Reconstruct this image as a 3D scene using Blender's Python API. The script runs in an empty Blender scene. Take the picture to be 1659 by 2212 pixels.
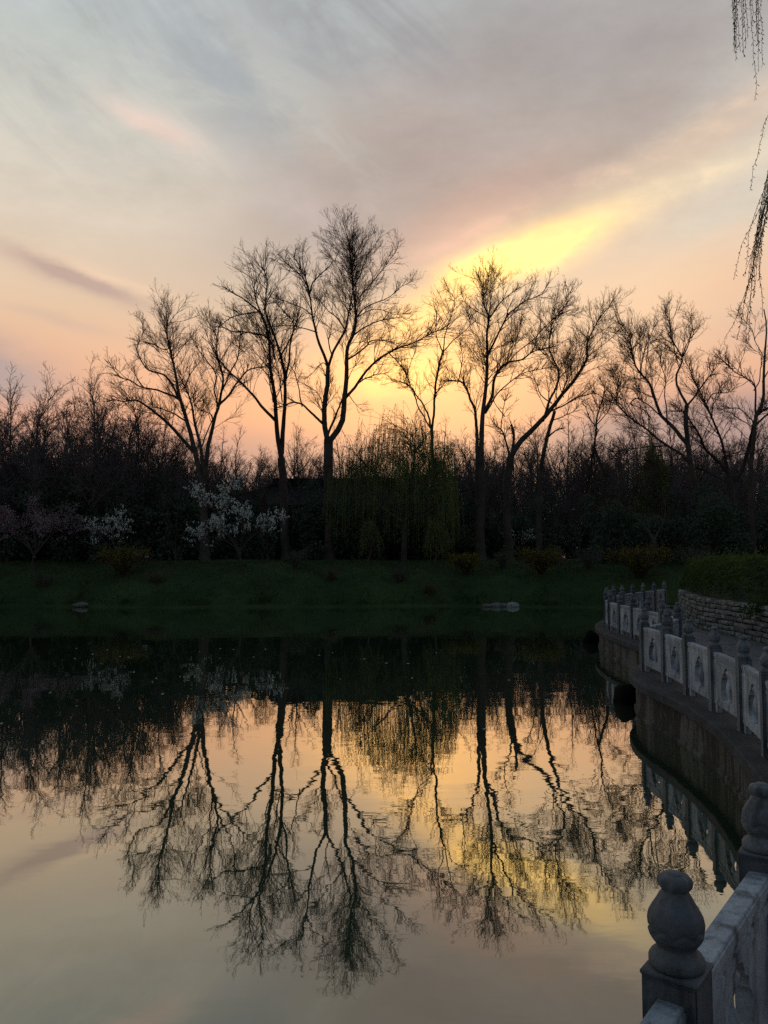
import bpy, bmesh, math, random
import numpy as np
from mathutils import Vector, Matrix, geometry

scene = bpy.context.scene
COL = scene.collection
R = math.radians

# ------------------------------------------------------------------ camera
WATER_Z = 0.0
DECK_Z = 0.62
cam_d = bpy.data.cameras.new("camera")
cam = bpy.data.objects.new("camera", cam_d)
COL.objects.link(cam)
cam.location = (0.0, 0.0, 2.61)
cam.rotation_euler = (R(90 + 3.35), 0, 0)
cam_d.sensor_fit = 'VERTICAL'
cam_d.sensor_height = 36.0
cam_d.lens = 36.0 * 1726.0 / 2212.0
cam_d.clip_start = 0.05
cam_d.clip_end = 3000.0
scene.camera = cam


def s2l(c):
    o = []
    for v in c:
        v = v / 255.0
        o.append(v / 12.92 if v <= 0.04045 else ((v + 0.055) / 1.055) ** 2.4)
    return tuple(o)


# ------------------------------------------------------------------ world: dusk sky
SUN_AZ, SUN_EL = 4.0, 8.0          # degrees, azimuth to the right of +Y
world = bpy.data.worlds.new("World")
scene.world = world
world.use_nodes = True
NT = world.node_tree
NT.nodes.clear()


class NB:
    """small node-building helper"""
    def __init__(self, nt):
        self.nt = nt

    def n(self, t, **kw):
        nd = self.nt.nodes.new(t)
        for k, v in kw.items():
            setattr(nd, k, v)
        return nd

    def put(self, sock, v):
        if isinstance(v, bpy.types.NodeSocket):
            self.nt.links.new(v, sock)
        elif isinstance(v, (tuple, list)) and sock.type == 'RGBA' and len(v) == 3:
            sock.default_value = (*v, 1.0)
        else:
            sock.default_value = v

    def m(self, op, a, b=None, c=None, clamp=False):
        nd = self.n('ShaderNodeMath', operation=op, use_clamp=clamp)
        self.put(nd.inputs[0], a)
        if b is not None:
            self.put(nd.inputs[1], b)
        if c is not None:
            self.put(nd.inputs[2], c)
        return nd.outputs[0]

    def xyz(self, x, y, z):
        nd = self.n('ShaderNodeCombineXYZ')
        for i, v in enumerate((x, y, z)):
            self.put(nd.inputs[i], v)
        return nd.outputs[0]

    def noise(self, vec, scale, detail=4.0, rough=0.55, dist=0.0):
        nd = self.n('ShaderNodeTexNoise')
        self.put(nd.inputs['Vector'], vec)
        nd.inputs['Scale'].default_value = scale
        nd.inputs['Detail'].default_value = detail
        nd.inputs['Roughness'].default_value = rough
        nd.inputs['Distortion'].default_value = dist
        return nd.outputs[0]

    def ramp(self, fac, stops, interp='LINEAR'):
        nd = self.n('ShaderNodeValToRGB')
        cr = nd.color_ramp
        cr.interpolation = interp
        while len(cr.elements) < len(stops):
            cr.elements.new(0.5)
        for e, (p, c) in zip(cr.elements, stops):
            e.position = p
            e.color = (*c, 1.0) if len(c) == 3 else c
        self.put(nd.inputs[0], fac)
        return nd.outputs[0]

    def mix(self, fac, a, b, blend='MIX'):
        nd = self.n('ShaderNodeMix', data_type='RGBA', blend_type=blend)
        self.put(nd.inputs[0], fac)
        self.put(nd.inputs[6], a)
        self.put(nd.inputs[7], b)
        return nd.outputs[2]

    def maprange(self, v, a, b, c, d, smooth=True):
        nd = self.n('ShaderNodeMapRange', interpolation_type='SMOOTHSTEP' if smooth else 'LINEAR')
        self.put(nd.inputs[0], v)
        for i, x in enumerate((a, b, c, d)):
            nd.inputs[i + 1].default_value = x
        return nd.outputs[0]


W = NB(NT)
tc = W.n('ShaderNodeTexCoord')
sep = W.n('ShaderNodeSeparateXYZ')
NT.links.new(tc.outputs['Generated'], sep.inputs[0])
dx, dy, dz = sep.outputs
AZ = W.m('MULTIPLY', W.m('ARCTAN2', dx, dy), 57.2958)
EL = W.m('MULTIPLY', W.m('ARCSINE', dz), 57.2958)
# domain warp shared by the clouds (evaluated on the direction itself: no seam)
wv = W.n('ShaderNodeVectorMath', operation='MULTIPLY')
NT.links.new(tc.outputs['Generated'], wv.inputs[0])
wv.inputs[1].default_value = (1.0, 1.0, 2.2)
wn1 = W.m('SUBTRACT', W.noise(wv.outputs[0], 3.2, 5.0, 0.6), 0.5)
wv2 = W.n('ShaderNodeVectorMath', operation='ADD')
NT.links.new(wv.outputs[0], wv2.inputs[0])
wv2.inputs[1].default_value = (7.3, 1.9, 4.4)
wn2 = W.m('SUBTRACT', W.noise(wv2.outputs[0], 7.5, 7.0, 0.66), 0.5)


AE = W.xyz(AZ, EL, 0.0)
WARPV = W.xyz(W.m('MULTIPLY', wn2, 1.4), W.m('ADD', wn1, W.m('MULTIPLY', wn2, 0.55)), 0.0)


def band(ca, ce, ang, sl, ss, warp=3.0, gain=1.0):
    """soft elongated cloud lying at azimuth/elevation ca, ce, tilted by ang degrees"""
    ma = W.n('ShaderNodeVectorMath', operation='MULTIPLY_ADD')
    W.put(ma.inputs[0], WARPV)
    ma.inputs[1].default_value = (warp, warp, 0.0)
    W.put(ma.inputs[2], AE)
    mp = W.n('ShaderNodeMapping', vector_type='TEXTURE')
    W.put(mp.inputs['Vector'], ma.outputs[0])
    mp.inputs['Location'].default_value = (ca, ce, 0)
    mp.inputs['Rotation'].default_value = (0, 0, R(ang))
    mp.inputs['Scale'].default_value = (sl, ss, 1)
    dt = W.n('ShaderNodeVectorMath', operation='DOT_PRODUCT')
    W.put(dt.inputs[0], mp.outputs[0])
    W.put(dt.inputs[1], mp.outputs[0])
    g_ = W.m('EXPONENT', W.m('MULTIPLY', dt.outputs['Value'], -1.0))
    return W.m('MULTIPLY', g_, gain, clamp=True) if gain != 1.0 else g_


# clear dusk gradient by elevation
def E_(d):
    return (d + 10.0) / 100.0


elf = W.m('DIVIDE', W.m('ADD', EL, 10.0), 100.0)
sky = W.ramp(elf, [
    (E_(-10), s2l((120, 108, 112))),
    (E_(0), s2l((150, 130, 134))),
    (E_(6), s2l((176, 146, 142))),
    (E_(9.5), s2l((238, 170, 138))),
    (E_(13), s2l((243, 186, 148))),
    (E_(17), s2l((229, 197, 166))),
    (E_(22), s2l((222, 206, 187))),
    (E_(28), s2l((209, 206, 194))),
    (E_(34), s2l((190, 199, 197))),
    (E_(46), s2l((156, 170, 181))),
    (E_(66), s2l((122, 142, 166))),
    (E_(90), s2l((105, 127, 155)))])
# physical clear-sky component of a sun low behind the cloud bank
nish = W.n('ShaderNodeTexSky', sky_type='NISHITA')
nish.sun_disc = False
nish.sun_elevation = R(SUN_EL)
nish.sun_rotation = R(SUN_AZ)
nish.air_density = 1.5
nish.dust_density = 3.0
nish_s = W.mix(1.0, nish.outputs[0], (0.006, 0.006, 0.006), 'MULTIPLY')

# streaky cirrus, long thin fibres in the upper sky
sv = W.n('ShaderNodeVectorRotate', rotation_type='EULER_XYZ')
NT.links.new(tc.outputs['Generated'], sv.inputs['Vector'])
sv.inputs['Rotation'].default_value = (R(8), R(24), R(-12))
ss_ = W.n('ShaderNodeVectorMath', operation='MULTIPLY')
NT.links.new(sv.outputs[0], ss_.inputs[0])
ss_.inputs[1].default_value = (1.7, 1.9, 4.4)
fib = W.noise(ss_.outputs[0], 2.6, 7.0, 0.62, 1.0)
fibm = W.maprange(fib, 0.40, 0.68, 0.0, 1.0)
sv2 = W.n('ShaderNodeVectorRotate', rotation_type='EULER_XYZ')
NT.links.new(tc.outputs['Generated'], sv2.inputs['Vector'])
sv2.inputs['Rotation'].default_value = (R(-5), R(-40), R(20))
ss2 = W.n('ShaderNodeVectorMath', operation='MULTIPLY')
NT.links.new(sv2.outputs[0], ss2.inputs[0])
ss2.inputs[1].default_value = (1.9, 1.9, 4.6)
fib2 = W.maprange(W.noise(ss2.outputs[0], 2.6, 7.0, 0.64, 1.1), 0.42, 0.66, 0.0, 1.0)


pf = W.maprange(wn2, -0.10, 0.12, 0.0, 1.0)


def over(col, mask, amt, c, fibre=None, fl=0.45, lin=False):
    k = W.m('MULTIPLY', mask, amt)
    if fibre is not None:
        k = W.m('MULTIPLY', k, W.m('ADD', fl, W.m('MULTIPLY', fibre, 1.0 - fl)), clamp=True)
    return W.mix(k, col, c if lin else s2l(c))


col = sky
# pale veil over the whole upper sky
col = over(col, W.maprange(EL, 20.0, 34.0, 0.0, 1.0), 0.6, (176, 178, 180), fib2, 0.15)
# mauve-grey sheet sweeping from the upper right down to the middle
col = over(col, band(9.5, 28.0, 20, 19.0, 6.2, 5.0, 1.5), 0.95, (173, 157, 150), fib, 0.66)
col = over(col, band(2.0, 35.0, 8, 16.0, 4.4, 5.0, 1.4), 0.9, (161, 162, 166), fib2, 0.42)
col = over(col, band(17.0, 34.5, 12, 13.0, 4.2, 4.0, 1.3), 0.85, (167, 162, 162), fib, 0.55)
col = over(col, band(1.5, 25.2, 14, 8.0, 2.0, 4.0, 1.2), 0.75, (180, 160, 156), fib, 0.5)
col = over(col, band(-1.5, 26.6, 24, 9.0, 3.4, 5.0, 1.4), 0.85, (175, 160, 154), fib, 0.55)
col = over(col, band(5.5, 23.6, 20, 8.0, 1.5, 4.0, 1.3), 0.8, (192, 162, 150), pf, 0.6)
# wisps falling from the upper left to the middle
col = over(col, band(-13.0, 32.5, -48, 9.0, 1.9, 4.0, 1.3), 0.6, (165, 173, 178), fib2, 0.3)
col = over(col, band(-6.0, 30.0, -40, 9.0, 1.3, 4.0), 0.55, (204, 202, 195), fib2, 0.3)
col = over(col, band(-5.5, 24.5, -33, 6.0, 1.7, 3.5), 0.6, (194, 178, 171), fib2, 0.4)
col = over(col, band(-16.5, 28.2, -14, 3.2, 0.8, 2.2, 1.2), 0.8, (232, 206, 192))
# the sun's glow behind the trees (brighter than the print can hold)
GLOW = (1.42, 0.70, 0.26)
HOT = (1.95, 1.02, 0.28)
col = over(col, band(3.6, 13.0, 0, 7.8, 3.6, 3.5), 0.55, GLOW, lin=True)
col = over(col, band(2.2, 14.0, 10, 5.2, 2.3, 5.0), 0.72, HOT, pf, 0.45, lin=True)
col = over(col, band(-1.0, 10.4, 0, 17.0, 1.5, 1.4), 0.6, (0.98, 0.50, 0.24), lin=True)
col = over(col, band(19.0, 17.6, 6, 9.0, 3.6, 3.0), 0.55, (254, 212, 172))
# burning rift under the cloud sheet
col = over(col, band(5.6, 22.0, 21, 6.5, 1.3, 3.0), 0.7, (228, 186, 162))
col = over(col, band(4.6, 18.4, 25, 4.2, 1.25, 4.0, 1.25), 0.95, HOT, pf, 0.55, lin=True)
col = over(col, band(11.0, 20.9, 18, 5.4, 1.2, 3.4, 1.6), 1.0, (2.0, 1.22, 0.36), pf, 0.6, lin=True)
col = over(col, band(16.0, 24.2, 16, 7.0, 0.8, 3.0, 1.2), 0.6, (252, 224, 180), pf, 0.4)
col = over(col, band(8.0, 22.6, 19, 8.5, 0.55, 3.6, 1.2), 0.55, (243, 196, 172), pf, 0.3)
# peach bank at the right with greyer underside
col = over(col, band(23.0, 27.2, 17, 8.5, 1.1, 3.0, 1.3), 0.75, (246, 208, 174), pf, 0.45)
col = over(col, band(20.5, 25.7, 17, 7.0, 0.55, 2.2, 1.2), 0.6, (212, 186, 170), pf, 0.5)
col = over(col, band(20.0, 24.1, 16, 6.5, 0.9, 3.0, 1.3), 0.7, (1.03, 0.80, 0.50), pf, 0.5, lin=True)
col = over(col, band(24.5, 22.3, 14, 5.0, 0.8, 2.4, 1.2), 0.5, (214, 208, 192))
col = over(col, band(25.5, 18.2, 16, 6.0, 1.8, 3.0), 0.7, (236, 188, 158), pf, 0.5)
col = over(col, band(28.0, 15.0, 10, 6.0, 2.0, 2.4), 0.6, (200, 166, 154))
# grey bar low at the left
col = over(col, band(-21.5, 18.3, -15, 4.6, 0.55, 1.6, 1.3), 0.8, (186, 158, 150))
col = over(col, band(-18.8, 18.6, -14, 4.4, 0.4, 1.5), 0.4, (253, 213, 178))
col = over(col, band(-22.5, 15.6, -12, 3.6, 0.4, 1.3), 0.45, (204, 176, 160))
col = over(col, band(-27.5, 12.0, -8, 6.0, 2.2, 2.6, 1.2), 0.85, (170, 156, 156))
# mauve haze bank near the horizon
col = over(col, band(22.0, 8.3, 4, 13.0, 2.6, 2.2, 1.4), 0.85, (156, 136, 140))
col = over(col, band(-18.0, 6.5, 0, 14.0, 2.4, 2.0, 1.2), 0.6, (186, 146, 136))
# faint mottling of the cloud sheet
mot = W.m('ADD', 1.0, W.m('MULTIPLY', W.m('ADD', wn2, W.m('MULTIPLY', wn1, 0.5)), W.maprange(EL, 14.0, 26.0, 0.0, 0.50)))
mv = W.n('ShaderNodeVectorMath', operation='SCALE')
W.put(mv.inputs[0], col)
W.put(mv.inputs['Scale'], mot)
col = mv.outputs[0]
col = W.mix(1.0, col, nish_s, 'ADD')
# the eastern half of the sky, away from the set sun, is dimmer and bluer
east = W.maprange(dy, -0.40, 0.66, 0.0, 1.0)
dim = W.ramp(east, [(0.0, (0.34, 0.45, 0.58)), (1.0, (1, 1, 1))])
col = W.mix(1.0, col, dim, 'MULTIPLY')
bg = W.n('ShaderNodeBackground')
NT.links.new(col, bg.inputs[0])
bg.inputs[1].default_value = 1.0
wo = W.n('ShaderNodeOutputWorld')
NT.links.new(bg.outputs[0], wo.inputs[0])
world.cycles.sampling_method = 'MANUAL'
world.cycles.sample_map_resolution = 1024

# the sun itself, almost wholly veiled by the cloud bank behind the trees
sun_d = bpy.data.lights.new("sun", 'SUN')
sun_d.energy = 0.03
sun_d.angle = R(70.0)
sun_d.color = (1.0, 0.78, 0.45)
sun = bpy.data.objects.new("sun", sun_d)
COL.objects.link(sun)
_d = Vector((math.sin(R(SUN_AZ)) * math.cos(R(SUN_EL)), math.cos(R(SUN_AZ)) * math.cos(R(SUN_EL)), math.sin(R(SUN_EL))))
sun.rotation_euler = _d.to_track_quat('Z', 'Y').to_euler()
sun.location = (0, 0, 40)

scene.view_settings.view_transform = 'Standard'
scene.view_settings.look = 'None'
scene.view_settings.exposure = 0.0
scene.view_settings.gamma = 1.0
scene.view_settings.use_curve_mapping = False
scene.render.engine = 'CYCLES'
scene.cycles.use_denoising = False
scene.cycles.use_adaptive_sampling = True
scene.cycles.adaptive_threshold = 0.012
scene.cycles.max_bounces = 4
scene.cycles.diffuse_bounces = 2
scene.cycles.glossy_bounces = 2
scene.cycles.transparent_max_bounces = 4
scene.render.film_transparent = False


# ------------------------------------------------------------------ helpers
def mat(name, build):
    m = bpy.data.materials.new(name)
    m.use_nodes = True
    nt = m.node_tree
    nt.nodes.clear()
    b = NB(nt)
    out = b.n('ShaderNodeOutputMaterial')
    bs = b.n('ShaderNodeBsdfPrincipled')
    nt.links.new(bs.outputs[0], out.inputs[0])
    build(b, bs, out)
    return m


def simple(name, c0, c1, scale=3.0, rough=0.85, detail=5.0, bump=0.0, bscale=None, coords='Object', rand=0.0, spec=0.3):
    def bld(b, bs, out):
        t = b.n('ShaderNodeTexCoord')
        f = b.noise(t.outputs[coords], scale, detail, 0.6)
        f = b.maprange(f, 0.32, 0.68, 0.0, 1.0)
        c = b.mix(f, c0, c1)
        if rand:
            oi = b.n('ShaderNodeObjectInfo')
            k = b.maprange(oi.outputs['Random'], 0, 1, 1 - rand, 1 + rand, False)
            nd = b.n('ShaderNodeVectorMath', operation='SCALE')
            b.nt.links.new(c, nd.inputs[0])
            b.nt.links.new(k, nd.inputs['Scale'])
            c = nd.outputs[0]
        b.nt.links.new(c, bs.inputs['Base Color'])
        bs.inputs['Roughness'].default_value = rough
        bs.inputs['Specular IOR Level'].default_value = spec
        if bump:
            bn = b.n('ShaderNodeBump')
            bn.inputs['Strength'].default_value = 1.0
            bn.inputs['Distance'].default_value = bump
            b.nt.links.new(b.noise(t.outputs[coords], bscale or scale * 4, 6.0, 0.65), bn.inputs['Height'])
            b.nt.links.new(bn.outputs[0], bs.inputs['Normal'])
    return mat(name, bld)


def leafy(name, c0, c1, scale, trans, rough=0.8):
    def bld(b, bs, out):
        t = b.n('ShaderNodeTexCoord')
        f = b.maprange(b.noise(t.outputs['Object'], scale, 4.0, 0.6), 0.32, 0.68, 0.0, 1.0)
        c = b.mix(f, c0, c1)
        b.nt.links.new(c, bs.inputs['Base Color'])
        bs.inputs['Roughness'].default_value = rough
        bs.inputs['Specular IOR Level'].default_value = 0.15
        tr = b.n('ShaderNodeBsdfTranslucent')
        b.nt.links.new(c, tr.inputs[0])
        mx = b.n('ShaderNodeMixShader')
        mx.inputs[0].default_value = trans
        b.nt.links.new(bs.outputs[0], mx.inputs[1])
        b.nt.links.new(tr.outputs[0], mx.inputs[2])
        b.nt.links.new(mx.outputs[0], out.inputs[0])
    return mat(name, bld)


def tag(o, label=None, cat=None, group=None, kind=None):
    if label:
        o['label'] = label
    if cat:
        o['category'] = cat
    if group:
        o['group'] = group
    if kind:
        o['kind'] = kind
    return o


def empty(name, loc, label, cat, group=None):
    o = bpy.data.objects.new(name, None)
    o.empty_display_size = 0.2
    o.location = loc
    COL.objects.link(o)
    return tag(o, label, cat, group)


def link(name, me, m=None, parent=None, loc=None):
    o = bpy.data.objects.new(name, me)
    if m is not None and not me.materials:
        me.materials.append(m)
    COL.objects.link(o)
    if parent is not None:
        o.parent = parent
    if loc is not None:
        o.location = loc
    return o


def np_mesh(name, verts, loops, sizes, smooth=False):
    """verts (n,3), loops flat vertex index array, sizes = vertices per face"""
    verts = np.asarray(verts, dtype=np.float32).reshape(-1, 3)
    loops = np.asarray(loops, dtype=np.int32).ravel()
    sizes = np.asarray(sizes, dtype=np.int32).ravel()
    me = bpy.data.meshes.new(name)
    me.vertices.add(len(verts))
    me.vertices.foreach_set('co', verts.ravel())
    me.loops.add(len(loops))
    me.loops.foreach_set('vertex_index', loops)
    me.polygons.add(len(sizes))
    starts = np.concatenate(([0], np.cumsum(sizes)[:-1])).astype(np.int32)
    me.polygons.foreach_set('loop_start', starts)
    me.polygons.foreach_set('loop_total', sizes)
    me.polygons.foreach_set('use_smooth', np.full(len(sizes), bool(smooth)))
    me.update(calc_edges=True)
    return me


def bm_mesh(name, bm, smooth=False):
    bmesh.ops.recalc_face_normals(bm, faces=bm.faces)
    me = bpy.data.meshes.new(name)
    bm.to_mesh(me)
    bm.free()
    me.polygons.foreach_set('use_smooth', np.full(len(me.polygons), bool(smooth)))
    return me


class Geo:
    """collects vertices and faces of one mesh"""
    def __init__(self):
        self.v, self.l, self.s, self.n = [], [], [], 0

    def add(self, v, quads, k=4):
        v = np.asarray(v, dtype=np.float32).reshape(-1, 3)
        q = np.asarray(quads, dtype=np.int32).reshape(-1, k)
        self.v.append(v)
        self.l.append((q + self.n).ravel())
        self.s.append(np.full(len(q), k, dtype=np.int32))
        self.n += len(v)

    def mesh(self, name, smooth=False):
        if not self.v:
            return np_mesh(name, np.zeros((0, 3)), [], [])
        return np_mesh(name, np.concatenate(self.v), np.concatenate(self.l), np.concatenate(self.s), smooth)


def tubes(g, P, Rr, sides, rng):
    """P (N,Q,3), Rr (N,Q)"""
    N, Q = P.shape[:2]
    if N == 0:
        return
    T = np.empty_like(P)
    T[:, 1:-1] = P[:, 2:] - P[:, :-2]
    T[:, 0] = P[:, 1] - P[:, 0]
    T[:, -1] = P[:, -1] - P[:, -2]
    T /= np.linalg.norm(T, axis=2, keepdims=True) + 1e-9
    ref = rng.normal(size=(N, 1, 3))
    ref[:, :, 1] += 1.3
    A = np.cross(T, np.broadcast_to(ref, T.shape))
    A /= np.linalg.norm(A, axis=2, keepdims=True) + 1e-9
    B = np.cross(T, A)
    th = np.arange(sides) * 2 * math.pi / sides
    V = (P[:, :, None, :] + Rr[:, :, None, None] * (A[:, :, None, :] * np.cos(th)[None, None, :, None]
                                                  + B[:, :, None, :] * np.sin(th)[None, None, :, None]))
    idx = np.arange(N * Q * sides).reshape(N, Q, sides)
    a = idx[:, :-1, :]
    b = np.roll(idx, -1, axis=2)[:, :-1, :]
    c = np.roll(idx, -1, axis=2)[:, 1:, :]
    d = idx[:, 1:, :]
    g.add(V, np.stack([a, b, c, d], axis=-1))


def resample(pts, n):
    """Catmull-Rom through pts, n samples"""
    p = np.asarray(pts, dtype=float)
    q = np.vstack([2 * p[0] - p[1], p, 2 * p[-1] - p[-2]])
    L = np.concatenate(([0], np.cumsum(np.linalg.norm(np.diff(p, axis=0), axis=1))))
    out = []
    for s in np.linspace(0, L[-1], n):
        i = min(max(int(np.searchsorted(L, s, 'right')) - 1, 0), len(p) - 2)
        t = (s - L[i]) / max(L[i + 1] - L[i], 1e-9)
        a, b, c, d = q[i], q[i + 1], q[i + 2], q[i + 3]
        out.append(0.5 * ((2 * b) + (c - a) * t + (2 * a - 5 * b + 4 * c - d) * t * t + (3 * b - a - 3 * c + d) * t ** 3))
    return np.array(out)


def unit(v):
    return v / (np.linalg.norm(v, axis=-1, keepdims=True) + 1e-9)


def sprout(P, Rr, rng, spacing, tmin, frac, lim, ang, up, npts, rmax, rtip, jit=0.18, curl=0.05, zmin=-99, tmax=1.0, flat=0.0):
    """children of polylines P (N,Q,3): returns (M,npts,3) and radii"""
    N, Q = P.shape[:2]
    seg = np.linalg.norm(np.diff(P, axis=1), axis=2)
    L = seg.sum(axis=1)
    cnt = np.floor(L * (tmax - tmin) / spacing + rng.random(N)).astype(int)
    own = np.repeat(np.arange(N), cnt)
    M = len(own)
    if M == 0:
        return np.zeros((0, npts, 3)), np.zeros((0, npts))
    t = tmin + (tmax - tmin) * rng.random(M)
    x = t * (Q - 1)
    i = np.minimum(x.astype(int), Q - 2)
    f = (x - i)[:, None]
    base = P[own, i] * (1 - f) + P[own, i + 1] * f
    rad = Rr[own, i] * (1 - f[:, 0]) + Rr[own, i + 1] * f[:, 0]
    tan = unit(P[own, i + 1] - P[own, i])
    rnd = rng.normal(size=(M, 3))
    per = unit(rnd - (rnd * tan).sum(1, keepdims=True) * tan)
    a = np.radians(rng.uniform(ang[0], ang[1], M))[:, None]
    dirv = tan * np.cos(a) + per * np.sin(a)
    dirv[:, 2] += up
    dirv = unit(dirv)
    ln = np.clip(rng.uniform(frac[0], frac[1], M) * L[own] * (1.2 - 0.8 * t), lim[0], lim[1])
    keep = base[:, 2] > zmin
    base, rad, dirv, ln = base[keep], rad[keep], dirv[keep], ln[keep]
    M = len(ln)
    out = np.empty((M, npts, 3))
    out[:, 0] = base
    st = (ln / (npts - 1))[:, None]
    for k in range(1, npts):
        dirv = dirv + rng.normal(size=(M, 3)) * jit
        dirv[:, 2] += curl
        dirv = unit(dirv)
        out[:, k] = out[:, k - 1] + dirv * st
    r0 = np.minimum(rad * 0.7, rmax)
    r0 = np.maximum(r0, rtip * 1.15)
    rr = r0[:, None] * (1 - np.linspace(0, 1, npts)[None, :]) + rtip * np.linspace(0, 1, npts)[None, :]
    return out, rr


def leaves(g, C, size, rng, dirs=None, aspect=0.5, spread=0.35):
    """diamond leaves at points C, size scalar or array"""
    C = np.asarray(C, dtype=float).reshape(-1, 3)
    N = len(C)
    if N == 0:
        return
    if dirs is None:
        dirs = unit(rng.normal(size=(N, 3)))
    s = (np.broadcast_to(size, (N,)) * rng.uniform(0.65, 1.3, N))[:, None]
    r = rng.normal(size=(N, 3))
    side = unit(np.cross(dirs, r))
    V = np.stack([C, C + dirs * s * 0.5 + side * s * aspect * 0.5, C + dirs * s, C + dirs * s * 0.5 - side * s * aspect * 0.5], axis=1)
    g.add(V, np.arange(N * 4).reshape(N, 4))


def lathe(profile, seg, mod=None):
    """profile list of (r,z); returns Geo"""
    g = Geo()
    pr = np.array(profile)
    th = np.arange(seg) * 2 * math.pi / seg
    rr = np.repeat(pr[:, 0][:, None], seg, 1)
    zz = np.repeat(pr[:, 1][:, None], seg, 1)
    if mod is not None:
        rr, zz = mod(rr, zz, th[None, :])
    V = np.stack([rr * np.cos(th), rr * np.sin(th), zz], axis=-1)
    n = len(pr)
    idx = np.arange(n * seg).reshape(n, seg)
    a, b = idx[:-1], np.roll(idx, -1, 1)[:-1]
    c, d = np.roll(idx, -1, 1)[1:], idx[1:]
    g.add(V, np.stack([a, b, c, d], -1))
    return g


def box_geo(g, x0, x1, y0, y1, z0, z1, M=None):
    v = np.array([(x, y, z) for z in (z0, z1) for y in (y0, y1) for x in (x0, x1)], dtype=float)
    if M is not None:
        v = v @ np.array(M.to_3x3()).T + np.array(M.translation)
    g.add(v, [(0, 2, 3, 1), (4, 5, 7, 6), (0, 1, 5, 4), (2, 6, 7, 3), (0, 4, 6, 2), (1, 3, 7, 5)])


def bevel_box(name, sx, sy, sz, bev=0.01, seg=1, jitter=0.0, seed=0, base=False):
    bm = bmesh.new()
    bmesh.ops.create_cube(bm, size=1.0)
    for v in bm.verts:
        v.co = Vector((v.co.x * sx, v.co.y * sy, (v.co.z + (0.5 if base else 0)) * sz))
    if bev:
        bmesh.ops.bevel(bm, geom=list(bm.edges), offset=bev, segments=seg, affect='EDGES', profile=0.6)
    if jitter:
        rg = random.Random(seed)
        for v in bm.verts:
            v.co += Vector((rg.uniform(-1, 1), rg.uniform(-1, 1), rg.uniform(-1, 1))) * jitter
    return bm_mesh(name, bm)


def dup(root, parent=None):
    c = root.copy()
    COL.objects.link(c)
    if parent is not None:
        c.parent = parent
    for ch in [o for o in root.children]:
        dup(ch, c)
    return c


# ------------------------------------------------------------------ materials
M_bark = simple('bark', (0.040, 0.035, 0.031), (0.072, 0.063, 0.055), 2.0, 0.95, bump=0.02, bscale=9, spec=0.1)
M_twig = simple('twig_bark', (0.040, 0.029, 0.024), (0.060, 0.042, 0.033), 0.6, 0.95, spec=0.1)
M_twigfar = simple('hazed_grey_twig_bark', (0.075, 0.066, 0.068), (0.115, 0.10, 0.10), 0.6, 0.95, spec=0.1)  # haze of the far wood put into a lighter bark colour; also bush stems
M_grass = simple('grass', (0.016, 0.036, 0.012), (0.055, 0.078, 0.028), 0.9, 0.95, spec=0.1, detail=8.0)
M_ground = simple('bank_soil', (0.020, 0.040, 0.016), (0.038, 0.060, 0.022), 0.35, 1.0, bump=0.12, bscale=2.5, spec=0.05)
M_willow = leafy('willow_leaf', (0.10, 0.135, 0.045), (0.17, 0.215, 0.075), 0.7, 0.5)
M_ever = leafy('evergreen_leaf', (0.034, 0.056, 0.042), (0.064, 0.096, 0.066), 0.8, 0.2)
M_hedge = leafy('hedge_leaf', (0.036, 0.062, 0.016), (0.075, 0.112, 0.028), 1.6, 0.3)
M_forsy = leafy('forsythia_bloom', (0.16, 0.13, 0.012), (0.26, 0.20, 0.02), 2.0, 0.4)
M_white = leafy('white_petal', (0.62, 0.67, 0.66), (0.80, 0.84, 0.82), 3.0, 0.45)
M_pink = leafy('pink_petal', (0.34, 0.25, 0.31), (0.48, 0.37, 0.43), 3.0, 0.4)
M_nearleaf = simple('willow_bud', (0.05, 0.06, 0.022), (0.08, 0.09, 0.03), 4.0, 0.85, spec=0.15)
M_slab = simple('paving_stone', (0.055, 0.064, 0.074), (0.08, 0.09, 0.102), 3.5, 0.8, bump=0.004, bscale=40, rand=0.10)
M_rockpale = simple('pale_rock', (0.055, 0.06, 0.058), (0.10, 0.105, 0.10), 5.0, 0.85, bump=0.01, bscale=18)
M_lumpdark = simple('near_black_lump', (0.002, 0.0025, 0.002), (0.007, 0.008, 0.007), 4.0, 0.9, bump=0.03, bscale=8, spec=0.04)  # near-black base of the unidentified lumps at the quay foot
M_wallstone = simple('split_stone', (0.085, 0.098, 0.096), (0.19, 0.21, 0.205), 9.0, 0.9, bump=0.012, bscale=30, rand=0.42)
M_mortar = simple('mortar', (0.04, 0.045, 0.05), (0.06, 0.066, 0.072), 8.0, 0.95)
M_soil = simple('planter_soil', (0.03, 0.025, 0.018), (0.05, 0.04, 0.03), 3.0, 1.0)
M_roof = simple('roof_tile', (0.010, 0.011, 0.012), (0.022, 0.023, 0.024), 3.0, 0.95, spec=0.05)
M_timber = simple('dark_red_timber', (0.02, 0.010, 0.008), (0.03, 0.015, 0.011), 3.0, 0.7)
M_plaster = simple('grey_plaster', (0.03, 0.03, 0.03), (0.05, 0.05, 0.048), 2.0, 0.9)


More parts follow.
